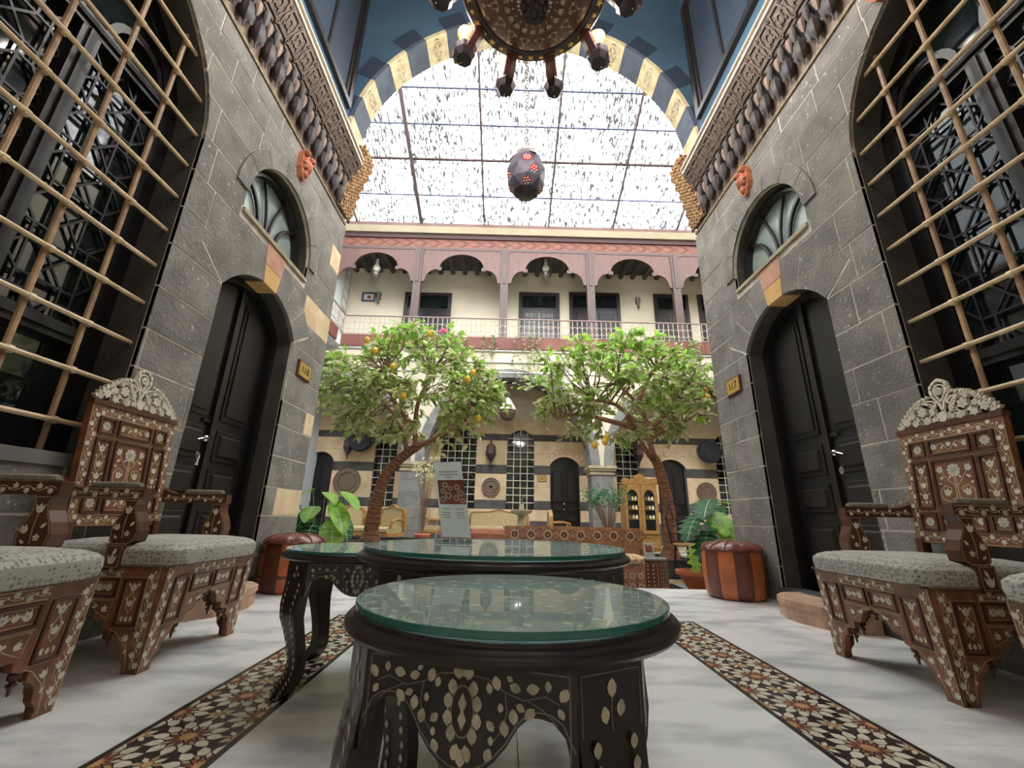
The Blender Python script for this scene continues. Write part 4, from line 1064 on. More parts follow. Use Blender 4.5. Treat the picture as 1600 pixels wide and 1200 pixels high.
# ================================================================== INLAY MOTIFS
def rotp(pts, u, v, s, a):
    c, q = math.cos(a), math.sin(a)
    return [(u+s*(x*c-y*q), v+s*(x*q+y*c)) for x, y in pts]
TULIP = [(0,0),(.3,.12),(.42,.45),(.5,.95),(.24,.66),(0,1.05),(-.24,.66),(-.5,.95),(-.42,.45),(-.3,.12)]
LEAF2 = [(0,0),(.26,.3),(.24,.62),(0,1),(-.2,.6),(-.22,.3)]
DROP = [(0,0),(.28,.25),(.36,.55),(.2,.85),(0,1),(-.2,.85),(-.36,.55),(-.28,.25)]
class Inlay:
    def __init__(s, M): s.M = M; s.p = G(); s.t = G(); s.b = G()
    def tulip(s, u, v, sz, a, eye=False):
        s.p.flat(rotp(TULIP, u, v, sz, a), .0012, s.M)
        if eye: s.b.flat(rotp(circle(0,.45,.16,6), u, v, sz, a), .0018, s.M)
    def leaf(s, u, v, sz, a): s.p.flat(rotp(LEAF2, u, v, sz, a), .0012, s.M)
    def drop(s, u, v, sz, a): s.p.flat(rotp(DROP, u, v, sz, a), .0012, s.M)
    def flower(s, u, v, r, n=8, eye=True):
        for k in range(n): s.p.flat(rotp(DROP, u, v, r, 2*PI*k/n), .0012, s.M)
        if eye: s.b.flat(circle(u, v, r*.28, 8), .0020, s.M)
    def line(s, pts, wd=.003, closed=False): s.t.ribbon(pts, wd, .0009, s.M, closed)
    def box(s, a, b, c, d, wd=.0028): s.line(rect(a, b, c, d), wd, True)
    def vine(s, p0, p1, n, amp, sz):
        dx, dy = p1[0]-p0[0], p1[1]-p0[1]; L = math.hypot(dx, dy); ux, uy = dx/L, dy/L; ang = math.atan2(uy, ux)
        pts = []
        for i in range(n*6+1):
            t = i/(n*6); o = amp*math.sin(t*n*PI); pts.append((p0[0]+dx*t-uy*o, p0[1]+dy*t+ux*o))
        s.line(pts, .0032)
        for k in range(n):
            t = (k+.5)/n; sg = 1 if k % 2 else -1; o = amp*.55*sg*(1)
            u, v = p0[0]+dx*t-uy*o, p0[1]+dy*t+ux*o
            s.tulip(u-ux*sz*.5, v-uy*sz*.5, sz, ang-PI/2+.35*sg)
            o2 = -amp*.9*sg; s.leaf(p0[0]+dx*(t+.32/n)-uy*o2*-.2, p0[1]+dy*(t+.32/n)+ux*o2*-.2, sz*.55, ang-PI/2-.9*sg)
    def done(s, parent, pearl='pearl', thread='thread'):
        if s.p.f: tag(s.p.build('pearl_inlay', pearl, parent, recalc=False), kind='stuff')
        if s.t.f: tag(s.t.build('thread_inlay', thread, parent, recalc=False), kind='stuff')
        if s.b.f: tag(s.b.build('shell_inlay', 'pearl_blue', parent, recalc=False), kind='stuff')
def pframe(M, a, b, c, d, parent, m='walnut_dark', wd=.009, h=.008):
    g = G().region([rect(a, b, c, d)], [rect(a+wd, b-wd, c+wd, d-wd)], -.002, h, M)
    return g.build('panel_moulding', m, parent)

# ================================================================== ARMCHAIR
def make_chair(label):
    t = thing('inlaid_armchair', label, 'armchair', group='inlaid armchairs along the walls')
    SH = .39
    def apron_side(nm, M, W, wood):
        # carved apron between two legs, seen from outside
        h = W-.155
        low = [(-h,.150),(-h+.025,.158),(-h+.03,.185),(-h+.07,.190),(-h+.085,.215),(-h*.42,.222),(-h*.3,.246),(-h*.12,.250),(0,.262)]
        poly = low+[(-u, v) for u, v in low[:-1]][::-1]+[(h, SH), (-h, SH)]
        ap = G().prism(poly, -.026, 0, M).build(nm, wood, t)
        il = Inlay(M)
        for sx in (-1, 1):
            a, b = (-h+.008, -.008) if sx < 0 else (.008, h-.008)
            pframe(M, a, b, .272, .345, ap); il.box(a-.004, b+.004, .268, .349); il.box(a+.014, b-.014, .286, .331)
            c = (a+b)/2; q = (b-a)/2-.03
            il.tulip(c-q, .297, .032, -.5, True); il.tulip(c+q, .297, .032, .5, True); il.tulip(c, .30, .024, 0)
            il.line([(c-q+.005, .305), (c-q*.5, .318), (c, .298), (c+q*.5, .318), (c+q-.005, .305)], .004)
            # lower spandrel
            x0 = sx*(h-.012); il.line([(x0, .262), (sx*.02, .262), (sx*.02, .258), (sx*h*.35, .25), (sx*(h-.075), .222), (sx*(h-.02), .195), (x0, .262)], .0028)
            il.tulip(sx*(h-.05), .225, .026, -sx*1.2); il.leaf(sx*(h-.07), .238, .022, -sx*1.4+3.1); il.tulip(sx*h*.45, .243, .018, sx*1.9)
        il.vine((-h, .3675), (h, .3675), 8 if W > .29 else 7, .007, .022); il.line([(-h, .352), (h, .352)], .0025); il.line([(-h, .384), (h, .384)], .0025)
        il.done(ap)
        # turned drops
        for u in (-h-.002, h+.002):
            G().lathe([(0,-.055),(.004,-.05),(.006,-.035),(.014,-.025),(.006,-.016),(.016,-.008),(.016,.006),(0,.008)], 8, M @ T_(u, .143, -.013) @ R_(-PI/2, 'X')).build('carved_drop', 'walnut_dark', ap)
        for u in (-.045, .045, 0):
            G().lathe([(0,-.03),(.01,-.022),(.005,-.012),(.012,-.004),(.012,.012),(0,.012)], 8, M @ T_(u, .243, -.013) @ R_(-PI/2, 'X')).build('carved_drop', 'walnut_dark', ap)
        return ap
    def leg_face(M, W, sx, wood, parent=None, name='leg'):
        P_ = [(W,0),(W-.062,0),(W-.064,.03),(W-.085,.055),(W-.09,.09),(W-.11,.112),(W-.125,.118),(W-.128,.150),(W-.155,.150),(W-.155,SH),(W,SH)]
        poly = [(sx*u, v) for u, v in P_]
        lg = G().prism(poly, -.026, 0, M).build(name, wood, parent if parent else t)
        il = Inlay(M)
        a, b = sorted((sx*(W-.052), sx*(W-.140)))
        pframe(M, a, b, .165, .345, lg); il.box(a-.004, b+.004, .161, .349); il.box(a+.012, b-.012, .177, .333)
        c = (a+b)/2
        il.tulip(c, .296, .032, 0, True); il.leaf(c-.018, .315, .016, .3); il.leaf(c+.018, .315, .016, -.3)
        il.line([(c, .296), (c-.016, .262), (c-.012, .235), (c, .218), (c+.012, .235), (c+.016, .262), (c, .296)], .004)
        il.tulip(c, .238, .028, 0); il.leaf(c-.014, .205, .02, 2.6); il.leaf(c+.014, .205, .02, -2.6); il.drop(c, .183, .02, 0)
        for q in (-.017, .017): il.drop(c+q, .184, .011, 0); il.drop(c+q, .262, .012, 0)
        il.vine((sx*(W-.024), .015), (sx*(W-.024), .372), 10, .010, .026)
        il.line([(sx*(W-.005), .004), (sx*(W-.005), .386)], .0028); il.line([(sx*(W-.044), .10), (sx*(W-.044), .35)], .0025)
        il.line([(sx*(W-.05), .01), (sx*(W-.058), .06), (sx*(W-.075), .10), (sx*(W-.12), .145), (sx*(W-.15), .157)], .0025)
        il.tulip(sx*(W-.072), .115, .026, sx*.5); il.line([(sx*(W-.07), .115), (sx*(W-.062), .08), (sx*(W-.055), .05)], .003); il.leaf(sx*(W-.06), .085, .018, sx*2.4)
        il.done(lg)
        return lg
    W, D = .31, .56
    sl = .03/SH
    Mf = frame((0, .03, 0), (1,0,0), (0,-sl,1), (0,-1,0))
    Mls = frame((-W, .31, 0), (0,-1,0), (0,0,1), (-1,0,0)); Mrs = frame((W, .31, 0), (0,1,0), (0,0,1), (1,0,0))
    Mb = frame((0, D+.03, 0), (1,0,0), (0,0,1), (0,1,0))
    apron_side('front_apron', Mf, W, 'walnut'); apron_side('side_apron', Mls, .28, 'walnut'); apron_side('side_apron', Mrs, .28, 'walnut')
    G().box(-W+.15, W-.15, D+.004, D+.03, .16, SH).build('back_apron', 'walnut', t)
    for sx in (-1, 1):
        lf = leg_face(Mf, W, sx, 'walnut')
        leg_face(Mls if sx < 0 else Mrs, .28, 1 if sx < 0 else -1, 'walnut', lf, 'leg_side')
        lb = G().box(sx*W, sx*(W-.15), D+.004, D+.03, 0, SH).build('leg', 'walnut', t)
        leg_face(Mls if sx < 0 else Mrs, .28, -1 if sx < 0 else 1, 'walnut', lb, 'leg_side')
    # seat cushion, domed
    g = G(); n = 14
    def sq(a): return max(-1, min(1, 1.22*a))
    vs = []; fs = []
    prof = [(0, .392), (.012, .396), (.018, .43), (.016, .455), (0, .472), (-.03, .484), (-.09, .494), (-.18, .500)]
    for off, z in prof:
        for k in range(32):
            a = 2*PI*k/32; ca, sa = math.cos(a), math.sin(a)
            e = .22
            x = math.copysign(abs(ca)**e, ca)*(W+off); y = .275+math.copysign(abs(sa)**e, sa)*(.285+off)
            vs.append((x, y, z))
    for j in range(len(prof)-1):
        for k in range(32): fs.append((j*32+k, j*32+(k+1) % 32, (j+1)*32+(k+1) % 32, (j+1)*32+k))
    fs += [tuple(range(31, -1, -1)), tuple((len(prof)-1)*32+k for k in range(32))]
    cu = G().add(vs, fs).build('seat_cushion', 'fabric', t, smooth=True)
    g = G()
    for k in range(46):
        u = -W+.012+k*(2*W-.024)/45; g.ball((u, -.016, .397), .006, 5, 4)
    for k in range(40):
        for sx in (-1, 1): g.ball((sx*(W+.014), .0+k*.55/39, .397), .006, 5, 4)
    tag(g.build('braid_trim', 'pad', cu), kind='stuff')
    # back
    rec = .05/.56; nl = math.hypot(1, rec)
    Mk = frame((0, .540, .54), (1,0,0), (0, rec, 1), (0, -1/nl, rec/nl))
    bk = G().prism(rect(-.262, .262, 0, .565), -.03, 0, Mk).build('backrest', 'walnut', t)
    for sx in (-1, 1): G().box(sx*.262, sx*.225, .53, .575, .36, .56).build('back_post', 'walnut_dark', t)
    cols = [(-.212, -.122), (-.104, .104), (.122, .212)]; rows = [(.058, .148), (.168, .408), (.428, .512)]
    il = Inlay(Mk)
    for i, (a, b) in enumerate(cols):
        for j, (c, d) in enumerate(rows):
            pframe(Mk, a, b, c, d, bk, wd=.011, h=.010); il.box(a-.004, b+.004, c-.004, d+.004); il.box(a+.015, b-.015, c+.015, d-.015)
            cx, cy = (a+b)/2, (c+d)/2
            if i != 1 and j != 1: il.flower(cx, cy, .024, 8)
            elif i == 1 and j != 1:
                il.tulip(cx-.075, cy-.012, .034, .3, True); il.tulip(cx+.075, cy-.012, .034, -.3, True); il.tulip(cx, cy-.004, .026, 0)
                for sx in (-1, 1): il.line([(cx+sx*.07, cy-.008), (cx+sx*.055, cy+.014), (cx+sx*.03, cy+.016), (cx+sx*.012, cy-.012), (cx, cy-.018)], .004); il.leaf(cx+sx*.042, cy-.012, .02, sx*.8); il.leaf(cx+sx*.036, cy+.006, .016, sx*2)
            elif j == 1 and i != 1:
                il.tulip(cx, cy+.055, .036, 0, True); il.leaf(cx-.02, cy+.085, .016, .3); il.leaf(cx+.02, cy+.085, .016, -.3)
                il.line([(cx, cy+.055), (cx-.02, cy+.015), (cx-.018, cy-.015), (cx, cy-.045), (cx+.018, cy-.015), (cx+.02, cy+.015), (cx, cy+.055)], .004)
                il.tulip(cx, cy-.018, .032, 0); il.tulip(cx, cy-.075, .032, 0, True); il.leaf(cx-.018, cy-.05, .02, 1.2); il.leaf(cx+.018, cy-.05, .02, -1.2); il.drop(cx, cy-.098, .018, 0)
                for q in (-.022, .022): il.drop(cx+q, cy-.095, .014, 0); il.drop(cx+q, cy+.03, .012, 0)
            else:
                il.flower(cx, cy+.06, .034, 9); il.line([(cx-.006, cy-.07), (cx-.004, cy+.03)], .005); il.line([(cx+.006, cy-.07), (cx+.004, cy+.03)], .005)
                for sx in (-1, 1):
                    il.tulip(cx+sx*.062, cy+.052, .036, -sx*.4, True)
                    il.line([(cx, cy-.02), (cx+sx*.03, cy+.01), (cx+sx*.058, cy+.052)], .004)
                    il.line([(cx+sx*.008, cy-.07), (cx+sx*.04, cy-.09), (cx+sx*.078, cy-.075), (cx+sx*.08, cy-.035), (cx+sx*.055, cy-.012), (cx+sx*.025, cy-.025), (cx+sx*.03, cy-.05)], .005)
                    il.tulip(cx+sx*.052, cy-.062, .036, sx*.2, True)
                    il.leaf(cx+sx*.075, cy+.02, .026, sx*1.0); il.leaf(cx+sx*.03, cy+.02, .022, sx*.6); il.leaf(cx+sx*.068, cy-.005, .02, -sx*1.2); il.leaf(cx+sx*.03, cy-.088, .02, sx*2)
                il.drop(cx, cy-.098, .024, 0)
    il.vine((-.236, .02), (-.236, .54), 11, .011, .026); il.vine((.236, .02), (.236, .54), 11, .011, .026)
    il.vine((-.22, .030), (.22, .030), 10, .010, .024); il.vine((-.22, .540), (.22, .540), 10, .010, .024)
    il.box(-.257, .257, .005, .560); il.box(-.217, .217, .050, .520)
    il.done(bk)
    # openwork crest
    cr = G().prism(rect(-.268, .268, .565, .59), -.03, .008, Mk).build('crest', 'walnut_dark', t)
    cg = G(); cp = G()
    def tb(pts, r, n=4): cg.tube([(u, v, -.012) for u, v in pts], r, n, M=Mk, sq=(1, 1.2))
    def pt(poly): cp.prism(poly, -.02, .0, Mk)
    for sx in (-1, 1):
        tb([(sx*u, v) for u, v in ((.25,.595),(.225,.625),(.20,.655),(.165,.685),(.125,.712),(.085,.722),(.05,.715),(.03,.70))], .006)
        for k, (u, v) in enumerate(((.245,.605),(.23,.625),(.215,.645),(.195,.662),(.175,.682),(.152,.698),(.128,.714),(.10,.724),(.075,.728))):
            pt(rotp(LEAF2, sx*u, v-.003, .024, -sx*(.95-.03*k))); pt(rotp(LEAF2, sx*(u-.012), v+.004, .020, -sx*(.75-.03*k)))
        # spiral scrolls
        tb([(sx*(.105+.06*math.cos(a)*(1-a*.06)), .665+.052*math.sin(a)*(1-a*.06)) for a in [i*.42-.6 for i in range(15)]], .005)
        tb([(sx*(.04+.0), .60), (sx*.03, .63), (sx*.045, .67), (sx*.02, .71)], .006)
        for u, v, s in ((.105,.665,.028), (.20,.628,.024), (.15,.612,.021), (.085,.612,.024), (.050,.660,.017), (.16,.655,.018), (.232,.606,.015), (.125,.698,.013), (.045,.612,.015)):
            for k in range(6): pt(rotp(DROP, sx*u, v, s, PI/3*k))
        for u, v, a in ((.125,.62,.6),(.055,.635,-.7),(.175,.635,.3),(.10,.60,0),(.22,.60,.5),(.065,.695,.9),(.03,.60,.2)): pt(rotp(LEAF2, sx*u, v, .03, -sx*a))
    pt(rotp([(0,0),(.25,.1),(.32,.5),(.2,.75),(-.2,.75),(-.32,.5),(-.25,.1)], 0, .592, .07, 0))
    for sx in (-1, 1): tb([(sx*u, v) for u, v in ((.004,.66),(.016,.70),(.042,.735),(.05,.765),(.04,.795),(.015,.815),(0,.822))], .007); tb([(sx*u, v) for u, v in ((.002,.70),(.012,.722),(.028,.745),(.03,.768),(.016,.788),(0,.793))], .006); tb([(sx*.012,.60),(sx*.006,.64),(sx*.008,.70)], .004)
    for k in range(8): pt(rotp(DROP, 0, .756, .022, PI/4*k))
    for sx in (-1, 1):
        for u, v, s, an in ((.037,.742,.030,.2),(.044,.772,.028,-.3),(.030,.798,.024,-.9),(.012,.81,.02,-1.3)): pt(rotp(LEAF2, sx*u, v, s, -sx*an))
        tb([(sx*.02,.60),(sx*.05,.625),(sx*.06,.65),(sx*.045,.685),(sx*.065,.705)], .0045); tb([(sx*.12,.60),(sx*.14,.63),(sx*.18,.64),(sx*.2,.66)], .0045)
    cg.build('crest_scroll', 'pearl', cr); tag(cp.build('crest_leaves', 'pearl', cr), kind='stuff')
    # arms
    for sx in (-1, 1):
        x0, x1 = sx*.262, sx*.312
        Ms = frame((0,0,0), (0,1,0), (0,0,1), (sx,0,0))
        w0, w1 = .262, .312
        arm = G().prism([(.19,.662),(.57,.662),(.60,.70),(.60,.755),(.565,.735),(.50,.713),(.44,.708),(.19,.708)], w0, w1, Ms).build('armrest', 'walnut_dark', t)
        il = Inlay(Ms @ T_(0,0,w1)); il.vine((.20,.684), (.56,.69), 8, .008, .026); il.line([(.192,.667),(.57,.667)], .0025); il.line([(.192,.704),(.45,.704),(.52,.714)], .0025); il.done(arm)
        il = Inlay(frame((0,0,0), (0,1,0), (0,0,1), (-sx,0,0)) @ T_(0,0,-w0)); il.vine((.20,.684), (.54,.686), 8, .008, .022); il.done(arm)
        g = G()
        pv = []; pf = []; pr = [(0,.706),(.006,.716),(.002,.728),(-.010,.735)]
        for off, z in pr:
            for k in range(20):
                a = 2*PI*k/20; pv.append((sx*.287+math.copysign(abs(math.cos(a))**.6, math.cos(a))*(.024+off), .335+math.copysign(abs(math.sin(a))**.6, math.sin(a))*(.105+off), z))
        for j in range(3):
            for k in range(20): pf.append((j*20+k, j*20+(k+1) % 20, (j+1)*20+(k+1) % 20, (j+1)*20+k))
        pf.append(tuple(60+k for k in range(20)))
        G().add(pv, pf).build('arm_pad', 'pad', arm, smooth=True)
        post = [(.20,.662),(.205,.64),(.198,.61),(.178,.57),(.165,.53),(.172,.49),(.195,.475),(.262,.475),(.278,.49),(.285,.53),(.272,.57),(.256,.61),(.252,.64),(.258,.662)]
        ps = G().prism(post, w0-.006, w1+.006, Ms).build('arm_post', 'walnut_dark', t)
        G().box(min(sx*.30, sx*.335), max(sx*.30, sx*.335), .195, .265, .385, .478).build('post_foot', 'walnut_dark', ps)
        for side, ww, sgn in ((sx, w1+.006, 1), (-sx, -(w0-.006), 1)):
            il = Inlay(frame((0,0,0), (0,1,0), (0,0,1), (side,0,0)) @ T_(0,0,ww))
            il.line([(a*.9+.022, b*.94+.033) for a, b in post], .0026, True)
            il.tulip(.228, .60, .034, 0); il.line([(.228,.60),(.232,.55),(.226,.50)], .0035); il.tulip(.25, .535, .03, -.7); il.leaf(.205, .55, .026, .7); il.leaf(.245, .50, .022, -1); il.flower(.21, .52, .013, 5, False)
            il.done(ps)
        il = Inlay(frame((sx*.335,.23,.43), (0,1,0), (0,0,1), (sx,0,0))); il.box(-.03,.03,-.04,.042); il.tulip(0,-.03,.04,0); il.leaf(0,.005,.03,.4); il.done(ps)
        # inlay on the front edge of the post
        il = Inlay(frame((sx*.287, .165, .45), (1,0,0), (0,0,1), (0,-1,0)))
        il.done(ps)
    return t
c1 = make_chair('inlaid walnut armchair on the left, beside the door of room 118')
def place(o, loc, rz, label=None):
    o.location = loc; o.rotation_euler = (0, 0, rz)
    if label: o['label'] = label
    return o
place(c1, (-1.405, 2.25, 0), PI/2)
place(copy_tree(c1), (-1.405, 1.31, 0), PI/2, 'inlaid walnut armchair at the left edge, nearest the camera')
place(copy_tree(c1), (1.64, 2.08, 0), -PI/2, 'inlaid walnut armchair on the right, beside the door of room 117')
place(copy_tree(c1), (1.64, 1.19, 0), -PI/2, 'inlaid walnut armchair cut off by the right edge of the picture')

# ================================================================== TABLES
def make_table(label, loc, r, z, rot, detail=True):
    t = thing('coffee_table', label, 'table', loc, rot, 'nest of round inlaid coffee tables')
    gz = z
    gl = G().lathe([(r-.0012, gz-.009), (r-.0012, gz)], 72).build('glass_top', 'glass_top', t)
    G().lathe([(r-.001, gz-.009), (r, gz-.008), (r, gz-.001), (r-.001, gz)], 72, caps=False).build('glass_edge', 'glass_edge', gl, smooth=True)
    zt = gz-.0095
    prof = [(r-.04, zt-.030), (r-.002, zt-.030), (r+.008, zt-.027), (r+.0135, zt-.021), (r+.0135, zt-.015), (r+.009, zt-.010), (r+.003, zt-.008), (r+.001, zt-.006), (r+.001, zt-.003), (r-.004, zt)]
    top = G().lathe(prof, 72).build('table_top', 'table_wood', t, smooth=True)
    rn = random.Random(int(r*1000)); il = Inlay(T_(0, 0, zt))
    for ring, cnt in ((.86, 26), (.68, 20), (.48, 14), (.28, 8)):
        for k in range(cnt):
            a = 2*PI*k/cnt+ring; il.drop(r*ring*math.cos(a), r*ring*math.sin(a), r*.075, a-PI/2+rn.uniform(-.6, .6))
            if k % 2: il.leaf(r*(ring-.07)*math.cos(a+.1), r*(ring-.07)*math.sin(a+.1), r*.06, a+rn.uniform(-1, 1))
    il.line(circle(0, 0, r*.94, 40), .002, True); il.flower(0, 0, r*.14, 8)
    il.done(top, 'pearl', 'thread_grey')
    ra = r-.004; zb = zt-.028; wa = math.radians(33.5); la = math.radians(11.5)
    S = r/.25
    def board(a, half, low, nm):
        ch = ra*math.cos(half); hw = ra*math.sin(half)
        M = frame((ch*math.cos(a), ch*math.sin(a), zb), (-math.sin(a), math.cos(a), 0), (0,0,1), (math.cos(a), math.sin(a), 0))
        poly = [(hw, 0), (-hw, 0)]+[(-hw+2*hw*i/20, low(-1+i/10)) for i in range(21)]
        return G().region([poly], [], -.016, 0, M).build(nm, 'table_wood', t), M, hw
    def low(x):
        ax = abs(x)
        if ax > .45:
            q = (ax-.45)/.55; base = -.095-.03*(1-math.cos(q*PI*.5)) if q > .5 else -.095
            return (-.20 if ax >= .999 else -.090-.085*((ax-.62)/.38)**4-.0 if ax > .62 else -.090-.10*max(0, (.62-ax)/.17)**1.6*.35)*1.0
        q = ax/.45
        return -.125-.075*(math.cos(q*PI/2))**.8 if q < .999 else -.125
    VS = .60
    def lowS(x): return low(x)*VS
    for k in range(4):
        a = PI/2*k
        b, M, hw = board(a, wa, lowS, 'apron')
        il = Inlay(M)
        il.line([(-hw+.008, -.010), (hw-.008, -.010)], .0016)
        il.line([(-hw*.98+2*hw*.98*i/20, lowS((-1+i/10)*.96)+.006) for i in range(21)], .0016)
        il.line([(-hw+.008, -.010), (-hw+.008, -.09)], .0014); il.line([(hw-.008, -.010), (hw-.008, -.09)], .0014)
        # mandorla of shell segments
        cy = -.058
        for i in range(12):
            q = 2*PI*(i+.5)/12; u, v = .022*math.cos(q), cy+.033*math.sin(q)
            il.drop(u*.86, v-.008*(1 if abs(u) > .008 else 0), .017, 0 if abs(u) > .012 else q-PI/2)
        il.line(circle(0, cy, .0145, 20, .026), .002, True)
        for dv in (-.008, .008): il.p.flat([(0, cy+dv-.011), (.0055, cy+dv), (0, cy+dv+.011), (-.0055, cy+dv)], .0014, M)
        il.flower(0, -.017, .008, 5, False); il.drop(0, -.112, .018, 0)
        for sx in (-1, 1):
            il.line([(sx*.006, -.020), (sx*.03, -.022), (sx*.052, -.033), (sx*.075, -.039), (sx*.10, -.032), (sx*(hw-.02), -.038)], .0012)
            il.line([(sx*.052, -.033), (sx*.055, -.053), (sx*.048, -.072), (sx*.036, -.085)], .0012); il.line([(sx*.08, -.039), (sx*.098, -.046), (sx*(hw-.022), -.058)], .0012)
            for u, v, s, an in ((.044,-.048,.022,.3),(.058,-.036,.020,-1.9),(.078,-.040,.022,-1.4),(.066,-.066,.016,-2.0),(.088,-.068,.022,2.4),(.104,-.040,.016,0),(.118,-.052,.022,-.6),(.047,-.082,.014,0),(.064,-.098,.022,.1),(.078,-.096,.014,.2),(.040,-.112,.018,.8),(.054,-.118,.022,.2),(.036,-.135,.013,0),(.030,-.160,.020,-.4),(.046,-.150,.012,0),(.094,-.090,.022,.2),(.110,-.094,.022,.15),(.122,-.078,.016,.6),(.124,-.108,.022,.2),(.062,-.030,.012,1),(.034,-.055,.016,.2)):
                u2 = u*(hw/.137) if u > .05 else u
                v2 = v*.62
                if lowS(u2/hw)+.010 < v2: il.drop(sx*u2, v2-.003, s*.72, sx*an)
        il.done(b, 'pearl_dull', 'thread_grey')
        # leg: short facet with the cabriole leg below
        a2 = a+PI/4
        ch = ra*math.cos(la); hw2 = ra*math.sin(la)
        M2 = frame((ch*math.cos(a2), ch*math.sin(a2), zb), (-math.sin(a2), math.cos(a2), 0), (0,0,1), (math.cos(a2), math.sin(a2), 0))
        stn = [(zb, 0, 1, .03), (zb-.07, 0, .98, .032), (zb-.11, .006, .92, .04), (zb-.15, .014, .82, .046), (zb-.195, .012, .72, .046), (zb*.46, -.006, .62, .042), (zb*.34, -.024, .54, .040), (zb*.22, -.036, .50, .040), (zb*.13, -.032, .52, .042), (.035, -.014, .58, .044), (.014, .004, .60, .044), (0, .010, .50, .036)]
        vs = []; fs = []
        for zz, off, ww, dp in stn:
            for u, w in ((-hw2*ww, off), (hw2*ww, off), (hw2*ww*.8, off-dp), (-hw2*ww*.8, off-dp)):
                vs.append((u, zz-zb, w))
        for q in range(len(stn)-1):
            for k2 in range(4): fs.append((q*4+k2, q*4+(k2+1) % 4, q*4+4+(k2+1) % 4, q*4+4+k2))
        fs += [(3,2,1,0), tuple((len(stn)-1)*4+k2 for k2 in range(4))]
        b2 = G().add(vs, fs, M2).build('leg', 'table_wood', t, smooth=True)
        il = Inlay(M2)
        il.line([(-hw2+.006, -.068), (-hw2+.005, -.01), (hw2-.005, -.01), (hw2-.006, -.068)], .0014)
        il.drop(0, -.036, .020, 0); il.drop(-.010, -.060, .018, .15); il.drop(.011, -.056, .018, -.15); il.line([(0, -.036), (-.002, -.052), (.0, -.068)], .0013)
        il.done(b2, 'pearl_dull', 'thread_grey')
        path = [(ch+off, zz) for zz, off, ww, dp in stn]; wds = [ww for zz, off, ww, dp in stn]
        ip = G()
        for q in range(len(path)-1):
            for h in (.25, .75):
                rr = path[q][0]*(1-h)+path[q+1][0]*h; zz = path[q][1]*(1-h)+path[q+1][1]*h
                if zz < zb-.075:
                    for off in (.55, -.55):
                        dr = .0035; ow = off*hw2*wds[q]
                        Mx = frame(((rr+dr)*math.cos(a2)-ow*math.sin(a2), (rr+dr)*math.sin(a2)+ow*math.cos(a2), zz), (-math.sin(a2), math.cos(a2), 0), (0,0,1), (math.cos(a2), math.sin(a2), 0))
                        ip.flat(rotp(DROP, 0, -.008, .016, 0), .0, Mx)
        tag(ip.build('pearl_inlay', 'pearl_dull', b2, recalc=False), kind='stuff')
    return t
make_table('small round glass-topped inlaid table nearest the camera', (.015, .785, 0), .25, .497, math.radians(-107))
make_table('largest round glass-topped inlaid table, with the menu stand on it', (-.03, 1.475, 0), .412, .532, math.radians(-80))
make_table('small round glass-topped inlaid table at the left, on the mosaic strip', (-.60, 2.015, 0), .335, .482, math.radians(-80))

# menu stand on the largest table
ms = thing('menu_stand', 'clear acrylic menu stand holding a leaning menu card, on the largest table', 'menu stand', (-.172, 1.60, .5325))
uv = Vector((.93, -.36, 0)).normalized(); vv = Vector((-.20, .02, 1)).normalized()*.88; wv = uv.cross(vv).normalized()
if wv.y > 0: wv = -wv
Mm = frame((0,0,.012), uv, vv, wv)
G().box(-.062, .062, 0, .315, -.006, -.003, Mm).build('card_holder_back', 'clear', ms)
cd_ = G().flat(rect(-.058, .058, .004, .312), 0, Mm).build('menu_card', 'paper', ms, recalc=False)
G().box(-.062, .062, 0, .318, .001, .003, Mm).build('card_holder_front', 'clear', ms)
G().flat(rect(-.05, .058, .135, .235), .0005, Mm).build('menu_photo', 'paper_photo', cd_, recalc=False)
rn = random.Random(8)
dg_ = G()
for u, v, q in ((-.02,.215,.012),(.0,.20,.01),(-.03,.19,.011),(.028,.205,.012),(.04,.18,.013),(-.01,.17,.014),(.02,.16,.012),(-.035,.155,.012),(.045,.15,.010)):
    dg_.region([circle(u, v, q, 12)], [circle(u, v, q*.6, 10)], .0006, .0012, Mm)
dg_.build('printed_bowls', 'plaster', cd_)
lg = G()
for k, (v, a) in enumerate(((.268,.04),(.256,.04),(.245,.015),(.115,.0),(.10,.0),(.09,.0),(.08,.0))):
    if a: lg.box(-a, a, v, v+.004, 0, .0006, Mm)
    else:
        for c in (-.028, .03): lg.box(c-.016, c+.014, v, v+.003, 0, .0006, Mm)
lg.build('menu_lettering', 'ink', cd_)
G().box(-.066, .066, -.035, .045, 0, .004, frame((0,0,0), uv, Vector((-uv.y, uv.x, 0)), (0,0,1))).build('stand_base', 'clear', ms)

